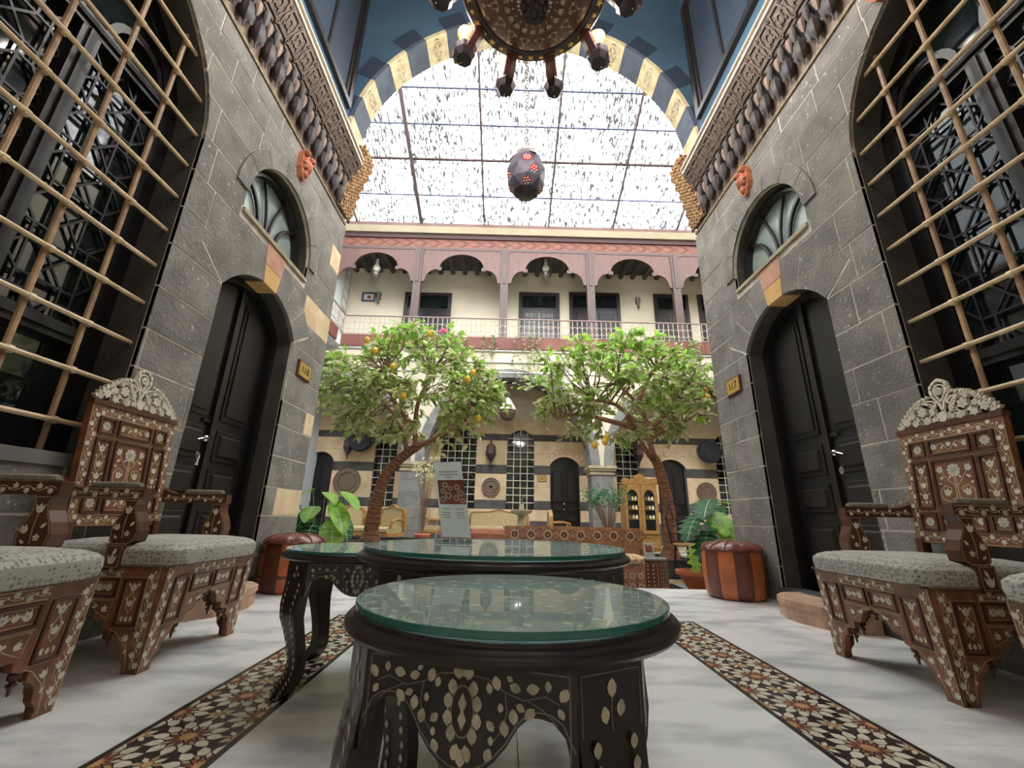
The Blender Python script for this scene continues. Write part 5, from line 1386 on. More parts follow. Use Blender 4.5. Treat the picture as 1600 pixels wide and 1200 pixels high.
# ================================================================== POUFS
def pouf(label, loc, r, h, n, rot, bands):
    t = thing('leather_pouf', label, 'pouf', loc, rot)
    prof = [(r*.80, 0), (r*.90, .015), (r*.97, .06), (r*1.0, h*.45), (r*.985, h*.75), (r*.95, h*.87)]
    for k in range(n):
        a0, a1 = 2*PI*k/n+.012, 2*PI*(k+1)/n-.012
        p = [(q-.004, z) for q, z in prof]
        pn = G().lathe(prof, 4, None, a0, a1).build('leather_panel', 'leather' if k % 2 else 'leather_dark', t, smooth=True, recalc=False)
        if bands and k % 2:
            for zb in (.26*h, .68*h): G().lathe([(r*1.003, zb), (r*1.006, zb+.012), (r*1.003, zb+.024)], 4, None, a0, a1).build('leather_band', 'leather_dark', pn, recalc=False)
    G().lathe([(0, .004), (r*.79, .002), (r*.96, .06), (r*.975, h*.6), (r*.93, h*.86), (0, h*.86)], 40).build('pouf_body', 'leather_dark', t, smooth=True)
    vs = []; fs = []; N = 48
    pr = [(1.0, -.0), (1.03, .012), (.99, .03), (.85, .052), (.6, .068), (.3, .076), (.06, .074), (0, .070)]
    for q, z in pr:
        for k in range(N):
            a = 2*PI*k/N; f = 1+.012*math.cos(a*n)*(1 if q > .2 else 0); vs.append((r*.955*q*f*math.cos(a), r*.955*q*f*math.sin(a), h*.855+z*(h/.45)+.006*math.cos(a*n)*q))
    for j in range(len(pr)-1):
        for k in range(N): fs.append((j*N+k, j*N+(k+1) % N, (j+1)*N+(k+1) % N, (j+1)*N+k))
    tp = G().add(vs, fs).build('pouf_top', 'leather_top', t, smooth=True)
    for k in range(n):
        a = 2*PI*k/n+PI/n
        G().tube([(r*.955*q*math.cos(a), r*.955*q*math.sin(a), h*.855+z*(h/.45)-.004*q+.002) for q, z in pr[1:7]], .0045, 5).build('top_seam', 'leather_dark', tp)
    G().tube([(r*.97*math.cos(2*PI*k/40), r*.97*math.sin(2*PI*k/40), h*.865) for k in range(40)], .008, 6, True).build('rim_piping', 'leather_dark', t, smooth=True)
pouf('patchwork leather pouf with bands, beside the left wall', (-1.80, 3.89, 0), .246, .44, 10, .35, True)
pouf('patchwork leather pouf with upright stripes, beside the right wall', (2.015, 3.98, 0), .252, .45, 12, .1, False)

# half-round steps before the doors
def step(label, x, y, sx):
    t = thing('door_step', label, 'step', (x, y, 0), kind=None)
    out = [(0, -.36), (-.14, -.34), (-.25, -.22), (-.30, -.06), (-.30, .06), (-.25, .22), (-.14, .34), (0, .36)]
    out = [(sx*-a if sx > 0 else a, b) for a, b in out]
    out = [(a if sx < 0 else -a, b) for a, b in [(q[0] if sx < 0 else -q[0], q[1]) for q in out]]
    G().prism(out, 0, .085).build('step_block', 'step_stone', t)
    G().prism([(a*1.03, b*1.02) for a, b in out], .085, .125).build('step_tread', 'step_stone', t)
step('half-round stone step before door 117 on the right', XR-.052, 3.12, -1)
step('half-round stone step before door 118 on the left', XL+.052, 3.12, 1)

# ================================================================== BOSSES ON THE WALLS
def boss(label, M):
    t = thing('carved_boss', label, 'boss')
    G().prism([(-.06,.16),(.06,.16),(.085,.10),(.075,-.04),(.03,-.13),(0,-.15),(-.03,-.13),(-.075,-.04),(-.085,.10)], 0, .05, M).build('boss_plate', 'terracotta', t)
    G().lathe([(0,.0),(.06,.0),(.055,.03),(.03,.05),(0,.055)], 10, M @ T_(0,.02,.05)).build('boss_rosette', 'terracotta', t, smooth=True)
    for k in range(8): G().ball((.055*math.cos(k*PI/4), .02+.055*math.sin(k*PI/4), .055), .024, 6, 5, M).build('boss_petal', 'terracotta', t, smooth=True)
    for sx in (-1, 1): G().ball((sx*.05, .125, .06), .034, 6, 5, M, (1, 1, 1.2)).build('boss_ear', 'terracotta', t, smooth=True)
    G().ball((0, -.075, .05), .035, 7, 5, M, (1, 1.3, 1)).build('boss_chin', 'terracotta', t, smooth=True)
boss('carved terracotta boss above the fanlight of the left wall', FL @ T_(3.27, 3.79, .018)); boss('carved terracotta boss above the fanlight of the right wall', FR @ T_(3.27, 3.75, .018)); boss('carved terracotta boss above the right grilled window', FR @ T_(1.72, 3.86, .018))
# ================================================================== CHANDELIER AND LANTERN
ch = thing('wooden_chandelier', 'large inlaid wooden chandelier with scrolled arms and gilt lamp cups', 'chandelier', (.135, 2.3, 4.76))
bowl = G().lathe([(0,-.19),(.10,-.185),(.22,-.165),(.34,-.125),(.44,-.07),(.50,-.0)], 48).build('bowl', 'chand', ch, smooth=True)
G().lathe([(.495,-.015),(.515,-.02),(.525,-.005),(.515,.01),(.495,.01)], 48, caps=False).build('rim_moulding', 'chand_dark', ch, smooth=True)
rim = G().lathe([(.515,-.01),(.605,.02),(.62,.05),(.60,.09),(.50,.10)], 48, caps=False).build('rim', 'chand_dark', ch, smooth=True)
G().lathe([(0,.1),(.5,.1),(.42,.22),(.25,.34),(.12,.42),(.1,.6),(.05,.65),(0,.65)], 32).build('crown', 'chand', ch, smooth=True)
G().lathe([(.0,-.33),(.03,-.325),(.085,-.28),(.10,-.23),(.075,-.19),(.03,-.175)], 14).build('finial', 'chand_dark', ch, smooth=True)
fc = G()
for j in range(4):
    for k in range(10):
        a = 2*PI*(k+.5*(j % 2))/10; rr = (.05, .082, .098, .088)[j]; zz = (-.31, -.28, -.24, -.205)[j]
        fc.ball((rr*math.cos(a), rr*math.sin(a), zz), .026, 5, 4)
fc.build('finial_scales', 'chand_dark', ch, smooth=True)
iw = G(); ig = G()
def onbowl(r, a):
    pr_ = [(.10,-.185),(.22,-.165),(.34,-.125),(.44,-.07),(.50,-.0)]
    for (r0, z0), (r1, z1) in zip(pr_, pr_[1:]):
        if r0 <= r <= r1:
            z = z0+(z1-z0)*(r-r0)/(r1-r0); s = Vector((r1-r0, z1-z0)).normalized(); break
    rad = Vector((math.cos(a), math.sin(a), 0)); tan = Vector((-math.sin(a), math.cos(a), 0))
    v = rad*s.x+Vector((0,0,s.y)); n = rad*s.y-Vector((0,0,s.x))
    return frame(rad*r+Vector((0,0,z))+n*.003, tan, v, n)
for k in range(28): iw.flat(rotp(DROP, 0, 0, .030, 0), .001, onbowl(.115, 2*PI*k/28))
for k in range(20):
    M = onbowl(.215, 2*PI*k/20); ig.flat(rotp(TULIP, 0, -.01, .052, 0), .001, M); ig.flat(rotp(LEAF2, 0, -.02, .03, PI), .001, M)
for k in range(16):
    M = onbowl(.33, 2*PI*(k+.5)/16); ig.ribbon(circle(0, 0, .024, 10, .036), .007, .001, M, True)
    for sx in (-1, 1): ig.flat(rotp(LEAF2, sx*.02, -.03, .04, -sx*.8), .001, M)
    ig.flat(rotp(LEAF2, 0, .035, .04, 0), .001, M)
for k in range(28):
    M = onbowl(.42, 2*PI*k/28); ig.flat(rotp(TULIP, 0, -.01, .04, 0), .001, M)
tag(iw.build('pearl_inlay', 'pearl', bowl, recalc=False), kind='stuff'); tag(ig.build('gilt_inlay', 'pearl_dull', bowl, recalc=False), kind='stuff')
G().lathe([(.112,-.188),(.116,-.192),(.120,-.186)], 32, caps=False).build('finial_ring', 'pearl', bowl)
ir = G()
for k in range(36):
    a = 2*PI*k/36; rad = Vector((math.cos(a), math.sin(a), 0)); tan = Vector((-math.sin(a), math.cos(a), 0)); s = Vector((.09, .03)).normalized()
    M = frame(rad*.56+Vector((0,0,.002)), tan, rad*s.x+Vector((0,0,s.y)), rad*s.y-Vector((0,0,s.x)))
    for q in range(5): ir.flat(rotp(LEAF2, 0, 0, .034 if k % 2 else .026, 2*PI*q/5), .002, M)
tag(ir.build('rim_inlay', 'gold', rim, recalc=False), kind='stuff')
bulb_fill = bpy.data.lights.new('chandelier_fill', 'POINT'); bulb_fill.energy = 9; bulb_fill.color = (1, .97, .93); bulb_fill.shadow_soft_size = .06  # fill lamps added to brighten the hall; the chandelier is really unlit
for k in range(10):
    a = 2*PI*k/10; ca, sa = math.cos(a), math.sin(a)
    Ma = frame((0,0,0), (ca,sa,0), (0,0,1), (sa,-ca,0))
    path = [(.56,.04),(.60,-.02),(.66,-.10),(.72,-.16),(.78,-.175),(.83,-.14),(.84,-.08),(.81,-.045),(.77,-.05),(.765,-.08)]
    arm = G().tube([Ma @ Vector((u, v, 0)) for u, v in path], [.052,.052,.052,.056,.06,.056,.048,.042,.036,.026], 6, sq=(1.1, .9)).build('scroll_arm', 'chand', ch)
    st = G()
    for i, (u, v) in enumerate(path[1:6]):
        for sg in (-1, 1): st.ball(tuple(Ma @ Vector((u, v, sg*.048))), .008, 5, 4)
        st.ball(tuple(Ma @ Vector((u+.01, v-.05, 0))), .008, 5, 4)
    st.build('arm_studs', 'pearl', arm)
    bx = Ma @ Vector((.75, -.12, 0))
    G().lathe([(0,-.11),(.07,-.10),(.10,-.04),(.10,.03),(.06,.06),(0,.06)], 8, T_(*bx)).build('arm_block', 'chand_dark', arm)
    cup = G().lathe([(.035,.05),(.055,.07),(.06,.12),(.05,.145),(.075,.20),(.078,.235),(.070,.235),(.045,.15),(.03,.06)], 14, T_(*bx)).build('lamp_cup', 'gold', arm, smooth=True)
    G().lathe([(0,.14),(.02,.15),(.034,.20),(.03,.25),(.012,.275),(0,.28)], 10, T_(*bx)).build('lamp_bulb', 'bulb_fill', arm, smooth=True)
    lo = bpy.data.objects.new('fill_light', bulb_fill); COL.objects.link(lo); lo.parent = arm; lo.location = bx+Vector((0,0,.33))
stick('hanging_rod', 'chand_dark', ch, (0,0,.6), (0,0,3.42), .035)

ln = thing('star_lantern', 'faceted hanging lantern with red glass beads on a chain', 'lantern', (.155, 4.2, 4.70))
# faceted polyhedron body
prof = [(.06,-.335),(.15,-.30),(.225,-.18),(.25,-.02),(.22,.13),(.155,.25),(.10,.30)]
N = 8
for j in range(len(prof)-1):
    for k in range(N):
        a0 = 2*PI*(k+.5*(j % 2))/N; a1 = 2*PI*(k+1+.5*(j % 2))/N; am = (a0+a1)/2
        r0, z0 = prof[j]; r1, z1 = prof[j+1]
        p0 = (r0*math.cos(a0), r0*math.sin(a0), z0); p1 = (r0*math.cos(a1), r0*math.sin(a1), z0); q0 = (r1*math.cos(am), r1*math.sin(am), z1)
        q1 = (r1*math.cos(am+2*PI/N), r1*math.sin(am+2*PI/N), z1)
        G().add([p0, p1, q0], [(0,1,2)]).build('facet', 'violet_metal' if (k+j) % 3 else 'chand_dark', ln, recalc=False)
        G().add([p1, q1, q0], [(0,1,2)]).build('facet', 'violet_metal', ln, recalc=False)
        if j in (1, 2, 3, 4) and k % 2 == j % 2:
            c = (Vector(p0)+Vector(p1)+Vector(q0))/3; n = c.normalized()
            Md = frame(c*1.01, n.orthogonal().normalized(), n.cross(n.orthogonal().normalized()), n)
            f = G().flat(circle(0, 0, .055, 8), 0, Md).build('glass_disc', 'red_glass', ln, recalc=False)
            bd = G()
            for q in range(6): bd.ball((.034*math.cos(q*PI/3), .034*math.sin(q*PI/3), .004), .008, 5, 4, Md)
            bd.ball((0,0,.004), .008, 5, 4, Md); bd.build('glass_beads', 'pearl', f)
G().lathe([(.065,-.33),(.04,-.35),(0,-.36)], 8).build('facet', 'violet_metal', ln)
G().lathe([(.13,.24),(.15,.28),(.13,.32),(.08,.37),(.03,.40),(0,.405)], 8).build('lantern_cap', 'lamp_metal', ln)
stick('hanging_rod', 'lamp_metal', ln, (0,0,.39), (0,0,.52), .022)
lk = G().tube([(.022*math.cos(2*PI*i/10), 0, .042*math.sin(2*PI*i/10)) for i in range(10)], .0075, 5, True).mesh('chain_link', 'lamp_metal', smooth=True)
z = .55; k = 0
while z < 2.50: inst('chain_link', lk, ln, T_(0,0,z) @ R_(PI/2*(k % 2))); z += .066; k += 1

# ================================================================== COURTYARD FURNITURE
FY = Vector((0,-1,0))
# inlaid settee seen from behind
se = thing('inlaid_settee', 'low brown settee with shell roundels, seen from behind', 'settee', (.86, 5.55, ZC))
bk = G().prism([(-.88,.36),(-.86,.64),(-.5,.645),(.5,.645),(.86,.64),(.85,.44),(.80,.36),(.74,.20),(.70,.20),(.66,.34),(.55,.38)], -.02, .02, frame((0,0,0),(1,0,0),(0,0,1),(0,-1,0))).build('settee_back', 'inlay_wood', se)
for i in range(8):
    u = -.74+i*.205; g = G(); Mr = frame((u,-.021,.545),(1,0,0),(0,0,1),(0,-1,0))
    for q in range(12): g.flat(circle(.048*math.cos(q*PI/6), .048*math.sin(q*PI/6), .010, 6), .002, Mr)
    g.build('shell_roundel', 'pearl', bk, recalc=False)
    G().region([circle(0,0,.036,14)], [circle(0,0,.02,10)], 0, .002, Mr).build('roundel_ring', 'inlay_dark', bk)
    G().region([[(-.10,0),(0,-.07),(.10,0),(0,.07)]], [[(-.085,0),(0,-.06),(.085,0),(0,.06)]], 0, .001, Mr @ T_(.1025,0,0)).build('lozenge', 'inlay_dark', bk)
G().box(-.82,.82,.06,.52,.05,.26).build('settee_base', 'inlay_wood', se); 
for sx in (-1, 1): G().box(sx*.86, sx*.80, .0, .55, 0, .40).build('settee_arm', 'inlay_wood', se)
for i in range(3): G().block(-.79+i*.53, -.27+i*.53, .27, .36, -.50, -.06, .03, frame((0,0,0),(1,0,0),(0,0,1),(0,-1,0))).build('seat_cushion', 'cushion', se)
# inlaid stool with cushion, right of the tables
so = thing('inlaid_stool', 'inlaid wooden seat with striped cushion beside the hexagonal table', 'stool', (1.33, 5.0, ZC))
G().box(-.22,.16,-.2,.2,0,.28).build('stool_base', 'inlay_wood', so)
for j in range(2):
    for i in range(4):
        G().region([circle(-.16+i*.09, .08+j*.10, .03, 8)], [circle(-.16+i*.09, .08+j*.10, .018, 8)], .2, .203, frame((0,0,0),(1,0,0),(0,0,1),(0,-1,0))).build('inlay_ring', 'pearl', so)
G().block(-.22,.16,.28,.37,-.2,.22,.03, frame((0,0,0),(1,0,0),(0,0,1),(0,-1,0))).build('stool_cushion', 'cushion', so)
# hexagonal inlaid table with its own card
hx = thing('hexagonal_table', 'small hexagonal inlaid side table in the courtyard', 'side table', (1.70, 5.27, ZC), .2)
for k in range(6):
    a = PI/3*k; Mh = frame((.165*math.cos(a), .165*math.sin(a), 0), (-math.sin(a), math.cos(a), 0), (0,0,1), (math.cos(a), math.sin(a), 0))
    p = G().prism(rect(-.092,.092,0,.30), -.01, 0, Mh).build('side_panel', 'inlay_dark', hx)
    G().region([rect(-.08,.08,.02,.28)], [rect(-.07,.07,.03,.27)], 0, .003, Mh).build('panel_border', 'inlay_wood', p)
    d = G()
    for j in range(6):
        for q in (-.03, .03): d.flat(circle(q, .05+j*.04, .009, 6), .002, Mh)
    tag(d.build('pearl_inlay', 'pearl', p, recalc=False), kind='stuff')
G().lathe([(.205,.30),(.21,.31),(.205,.325)], 6).build('table_top', 'far_grey', hx)
mc = thing('menu_card', 'small printed card in a clear stand on the hexagonal table', 'menu card', (1.69, 5.25, ZC+.326))
G().flat(rect(-.062,.062,0,.165), .002, R_(-.15,'X') @ frame((0,0,0),(1,0,0),(0,0,1),(0,-1,0))).build('card', 'paper', mc, recalc=False); G().box(-.065,.065,-.007,-.004,0,.17, R_(-.15,'X')).build('card_holder', 'clear', mc); G().box(-.04,.04,-.0095,-.0075,.06,.13, R_(-.15,'X')).build('card_print', 'paper_photo', mc)
G().box(-.06,.06,-.04,.04,0,.006).build('card_foot', 'clear', mc)
# gilt display cabinet
cb = thing('display_cabinet', 'gilt wooden display cabinet with two arched glass doors', 'cabinet', (3.42, 11.0, ZC))
Fc = frame((0,0,0),(1,0,0),(0,0,1),(0,-1,0))
WARE = [G().lathe([(0,0),(.03,0),(.035,.04),(.02,.08),(.025,.1)], 6).mesh('small_vase', m) for m in ('chrome', 'gold', 'pearl')]
G().box(-.42,.42,.03,.45,.02,1.62).region([rect(-.42,.42,.02,.4)],[], -.03,.0,Fc).build('cabinet_case', 'gilt_wood', cb)
G().region([[(-.46,1.62),(.46,1.62),(.46,1.72),(.40,1.78),(.25,1.74),(.14,1.78),(.1,1.84),(0,1.88),(-.1,1.84),(-.14,1.78),(-.25,1.74),(-.40,1.78),(-.46,1.72)]], [], -.06, .03, Fc).build('cabinet_crest', 'gilt_wood', cb)
for sx in (-1, 1):
    c = sx*.21
    dr = G().region([rect(c-.205,c+.205,.42,1.61)], [arch(c,.13,.50,1.30,.18,10)], 0, .03, Fc).build('cabinet_door', 'gilt_wood', cb)
    G().region([arch(c,.13,.50,1.30,.18,10)], [], .008, .012, Fc).build('glass', 'clear', dr)
    G().box(c-.15,c+.15,.48,1.5,-.029,-.02,Fc).build('dark_back', 'pane', dr)
    for z in (.75, .98, 1.2):
        G().box(c-.15,c+.15,z,z+.012,-.02,.005,Fc).build('shelf', 'gilt_wood', dr)
        for q in range(3):
            v_ = inst('small_vase', WARE[q], None, T_(3.42+c-.08+q*.08, 10.993, ZC+z+.0125))
            tag(v_, '%s miniature vase on the %s shelf behind the %s cabinet door' % (['silver', 'gilt', 'pearl white'][q], {.75: 'lowest', .98: 'middle', 1.2: 'top'}[z], 'left' if sx < 0 else 'right'), 'vase', 'miniature vases in the display cabinet')
    G().ball((c-sx*.18,1.0,.04), .015, 6, 5, Fc).build('door_knob', 'gold', dr)
G().region([rect(-.40,.40,.08,.36)], [rect(-.37,.37,.11,.33)], .0, .015, Fc).build('drawer_moulding', 'gilt_wood', cb)
# sofa and armchairs by the far wall
def sofa(label, loc, w, rz, seats):
    s = thing('upholstered_sofa' if seats > 1 else 'upholstered_armchair', label, 'sofa' if seats > 1 else 'armchair', loc, rz)
    h = w/2
    out = [(-h,.40)]+[(-h+.0+.10*(1-math.cos(PI/2*k/5)), .72+.16*math.sin(PI/2*k/5)) for k in range(6)]+[(-.25 if seats > 1 else -.08,.90),(-.1 if seats > 1 else -.05,.95),(0,.97),(.1 if seats > 1 else .05,.95),(.25 if seats > 1 else .08,.90)]+[(h-.10*(1-math.cos(PI/2*k/5)), .72+.16*math.sin(PI/2*k/5)) for k in range(5,-1,-1)]+[(h,.40)]
    inn = [(u*(1-.07/h), .46+(v-.40)*.83) for u, v in out]
    Fs = frame((0,0,0),(1,0,0),(0,0,1),(0,-1,0))
    G().region([out], [inn], -.08, .03, Fs).build('back_frame', 'gilt_wood', s)
    G().region([inn], [], -.07, .015, Fs).build('back_pad', 'gold_cloth', s)
    G().block(-h+.04, h-.04, .36, .48, -.08, .62, .03, Fs).build('seat', 'gold_cloth', s)
    G().box(-h+.02, h-.02, -.63, .06, .29, .36).build('seat_rail', 'gilt_wood', s)
    for sx in (-1, 1):
        G().tube([(sx*(h-.03),0,.62),(sx*(h-.01),-.3,.64),(sx*(h-.02),-.5,.60),(sx*(h-.05),-.52,.45)], .03, 6).build('arm', 'gilt_wood', s)
        for y in (-.57, .02): G().tube([(sx*(h-.06),y,.3),(sx*(h-.04),y,.15),(sx*(h-.07),y,0)], [.035,.025,.02], 6).build('leg', 'gilt_wood', s)
sofa('long gold upholstered sofa under the striped wall', (-.19, 13.2, ZC), 1.78, 0, 3)
sofa('gold armchair seen side-on, left of door 101', (1.30, 12.6, ZC), .62, PI/2, 1)
sofa('gold armchair seen side-on, behind the menu stand', (-1.75, 12.7, ZC), .62, -PI/2, 1)
sofa('gold armchair behind the left potted plant', (-3.62, 10.4, ZC), .68, .5, 1)
sofa('gold armchair behind the left tree trunk', (-2.55, 10.0, ZC), .66, -.3, 1)
# low white boxes and dark speaker by the left pier
bx = thing('side_cabinet', 'low white cabinet beside the left pier', 'cabinet', (-2.35, 13.3, ZC)); G().box(-.3,.3,-.2,.2,.05,.6).build('cabinet_case', 'white', bx); G().box(-.34,.34,-.24,.24,.6,.66).build('cabinet_top', 'black_wood', bx); G().box(-.26,-.01,-.215,-.2,.1,.56).build('cabinet_door', 'white', bx); G().box(.01,.26,-.215,-.2,.1,.56).build('cabinet_door', 'white', bx)
# fountain
ft = thing('fountain', 'red marble fountain basin with a small tiered spout', 'fountain', (.35, 9.6, ZC))
for k in range(8):
    a = PI/4*k+PI/8; r = 1.75*math.cos(PI/8); hw = 1.75*math.sin(PI/8)
    Mo = frame((r*math.cos(a), r*math.sin(a), 0), (-math.sin(a), math.cos(a), 0), (0,0,1), (math.cos(a), math.sin(a), 0))
    G().prism(rect(-hw,hw,0,.36), -.14, 0, Mo).build('basin_panel', 'red_marble', ft); G().prism(rect(-hw-.02,hw+.02,.36,.45), -.2, .05, Mo).build('basin_rim', 'red_marble', ft)
    G().region([rect(-hw+.1,hw-.1,.06,.30)], [rect(-hw+.13,hw-.13,.09,.27)], 0, .015, Mo).build('panel_moulding', 'pale_stone', ft)
G().lathe([(1.5,.28),(1.5,.30)], 8).build('water', 'water', ft)
G().lathe([(0,.2),(.12,.2),(.10,.45),(.38,.50),(.40,.55),(.10,.54),(.08,.78),(.22,.84),(.24,.89),(.06,.88),(.05,1.02),(0,1.03)], 16).build('spout', 'pale_stone', ft, smooth=True)
G().tube([(0,0,1.0),(0,0,1.12),(.04,0,1.18),(.10,0,1.14)], .02, 6).build('nozzle', 'lamp_metal', ft)
# planters
def planter(label, x0, x1, y0, y1, zt):
    p = thing('stone_planter', label, 'planter', ((x0+x1)/2, (y0+y1)/2, ZC)); a, b = (x1-x0)/2, (y1-y0)/2; h = zt-ZC
    for nm, q in (('side_slab', (-a,a,-b,-b+.06)), ('side_slab', (-a,a,b-.06,b)), ('side_slab', (-a,-a+.06,-b+.062,b-.062)), ('side_slab', (a-.06,a,-b+.062,b-.062))):
        G().box(*q, 0, h).build(nm, 'planter', p)
    G().box(-a+.06,a-.06,-b+.06,b-.06,0,h-.05).build('soil', 'soil', p)
    return p
planter('dark stone planter box at the right lemon tree', 1.95, 2.74, 6.28, 7.4, .10)
planter('stone planter box at the left lemon tree', -2.9, -1.15, 6.3, 7.6, .26)
# bistro chair and clay pot by the right plant
bc = thing('bistro_chair', 'thin black iron chair with wooden seat behind the right plant', 'chair', (2.45, 6.0, ZC), .4)
G().lathe([(0,.42),(.19,.42),(.20,.44),(.18,.455),(0,.455)], 16).build('seat', 'gilt_wood', bc)
for k in range(4):
    a = PI/4+PI/2*k; G().tube([(.15*math.cos(a),.15*math.sin(a),.42),(.17*math.cos(a),.17*math.sin(a),.2),(.21*math.cos(a),.21*math.sin(a),0)], .013, 6).build('leg', 'black_plastic', bc)
G().tube([(-.17,.1,.44),(-.19,.16,.8),(-.1,.19,.98),(0,.2,1.0),(.1,.19,.98),(.19,.16,.8),(.17,.1,.44)], .013, 6).build('backrest', 'black_plastic', bc)
for q in (-1, 1): G().tube([(q*.04,.17,.45),(q*.10,.18,.6),(q*.02,.19,.75),(q*.08,.195,.95)], .008, 5).build('back_scroll', 'black_plastic', bc)

# ================================================================== PLANTS
def leafmesh(name, m, L=.13, W=.062, fold=.25):
    g = G()
    sp = [(0,0),(.18,.62),(.45,1),(.72,.78),(1,0)]
    vs = [(0, t*L, -L*.10*(t*2-1)**2) for t, _ in sp]
    l = [(-w*W/2, t*L, w*W*.5*fold-L*.10*(t*2-1)**2) for t, w in sp[1:-1]]; r = [(w*W/2, t*L, w*W*.5*fold-L*.10*(t*2-1)**2) for t, w in sp[1:-1]]
    V = vs+l+r; F = [(0,1,5),(1,2,6,5),(2,3,7,6),(3,4,7),(0,8,1),(1,8,9,2),(2,9,10,3),(3,10,4)]
    return g.add(V, F)
def lmat(p, d, roll, s):
    d = d.normalized(); x = d.cross(Vector((0,0,1)))
    x = x.normalized() if x.length > 1e-3 else Vector((1,0,0)); z = x.cross(d)
    return Matrix.Translation(p) @ frame((0,0,0), x, d, z) @ R_(roll, 'Y') @ Matrix.Scale(s, 4)
def lemon_tree(label, base, trunk, forks, centre, rad, seed, nclus, lemons):
    rn = random.Random(seed); b = Vector(base)
    t = thing('lemon_tree', label, 'tree', base, group='lemon trees in the courtyard')
    tk = [Vector(p)-b for p in trunk]
    # smooth the trunk
    def spl(P, n=6):
        out = []
        for i in range(len(P)-1):
            p0 = P[max(0,i-1)]; p1 = P[i]; p2 = P[i+1]; p3 = P[min(len(P)-1,i+2)]
            for k in range(n):
                u = k/n; out.append(.5*((2*p1)+(p2-p0)*u+(2*p0-5*p1+4*p2-p3)*u*u+(3*p1-p0-3*p2+p3)*u**3))
        return out+[P[-1]]
    ts = spl(tk); n = len(ts)
    G().tube(ts, [.115-.055*i/n+(.05 if i < 2 else 0) for i in range(n)], 12).build('trunk', 'bark', t, smooth=True)
    rg = G()
    for i in range(2, n-3): 
        d = (ts[i+1]-ts[i-1]).normalized(); r = .118-.055*i/n
        x = d.orthogonal().normalized(); y = d.cross(x)
        rg.tube([ts[i]+x*math.cos(a)*r+y*math.sin(a)*r for a in [2*PI*k/12 for k in range(12)]], .008, 5, True)
    rg.build('trunk_rings', 'bark_ring', t)
    tips = []
    for f in forks:
        P = [Vector(p)-b for p in f]; s = spl(P, 4)
        G().tube(s, [.05-.028*i/len(s) for i in range(len(s))], 8).build('branch', 'bark', t, smooth=True); tips.append(s)
    cl = []
    c = Vector(centre)-b
    for i in range(nclus):
        while True:
            v = Vector((rn.uniform(-1,1), rn.uniform(-1,1), rn.uniform(-.85,1)))
            if .42 < v.length < 1.0 and not (v.z < -.2 and abs(v.x) < .35 and v.length < .75): break
        cl.append(c+Vector((v.x*rad[0], v.y*rad[1], v.z*rad[2]*(1-.25*v.x*v.x))))
    tw = G(); leaves = []
    for q in cl:
        src = min((s[k] for s in tips for k in range(len(s)//2, len(s))), key=lambda p: (p-q).length)
        mid = (src+q)/2+Vector((rn.uniform(-.15,.15), rn.uniform(-.15,.15), rn.uniform(.0,.2)))
        pts = [src, src*.55+mid*.45, mid, mid*.5+q*.5+Vector((0,0,.04)), q]
        tw.tube(pts, [.016,.013,.010,.008,.004], 5)
        out = (q-c).normalized()
        for s in range(rn.randint(5, 7)):
            d = (out*.5+Vector((rn.uniform(-1,1), rn.uniform(-1,1), rn.uniform(-.7,.6)))).normalized()
            e = q+d*rn.uniform(.12,.34)-Vector((0,0,rn.uniform(0,.1)))
            tw.tube([q, (q+e)/2+Vector((0,0,.03)), e], [.005,.004,.003], 4)
            for k in range(rn.randint(4, 6)):
                p = q.lerp(e, rn.uniform(.25, 1.05)); dd = (d*.6+Vector((rn.uniform(-1,1), rn.uniform(-1,1), rn.uniform(-.95,.35)))).normalized()
                leaves.append((p, dd, rn.uniform(-.9,.9), rn.uniform(.75,1.25), rn.random()))
    tag(tw.build('twigs', 'twig', t, smooth=True), kind='stuff')
    me = {m: leafmesh('leaf', m).mesh('leaf', m, recalc=False) for m in ('leaf', 'leaf_pale', 'leaf_vivid')}
    leaves.sort(key=lambda l: l[0].y)
    rest = {}
    proto = leafmesh('leaf', 'leaf')
    for i, (p, d, ro, s, u) in enumerate(leaves):
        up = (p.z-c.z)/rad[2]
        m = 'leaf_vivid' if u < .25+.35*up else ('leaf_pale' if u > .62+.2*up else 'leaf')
        if i < 300: inst('leaf', me[m], t, lmat(p, d, ro, s))
        else: rest.setdefault(m, G()).add(proto.v, proto.f, lmat(p, d, ro, s))
    for m, g in rest.items(): tag(g.build('foliage', m, t, recalc=False), kind='stuff')
    for lp in lemons:
        q = Vector(lp)-b
        G().lathe([(0,-.065),(.012,-.058),(.036,-.035),(.047,0),(.040,.032),(.018,.052),(0,.058)], 12, T_(*q)).build('lemon', 'lemon', t, smooth=True)
    return t
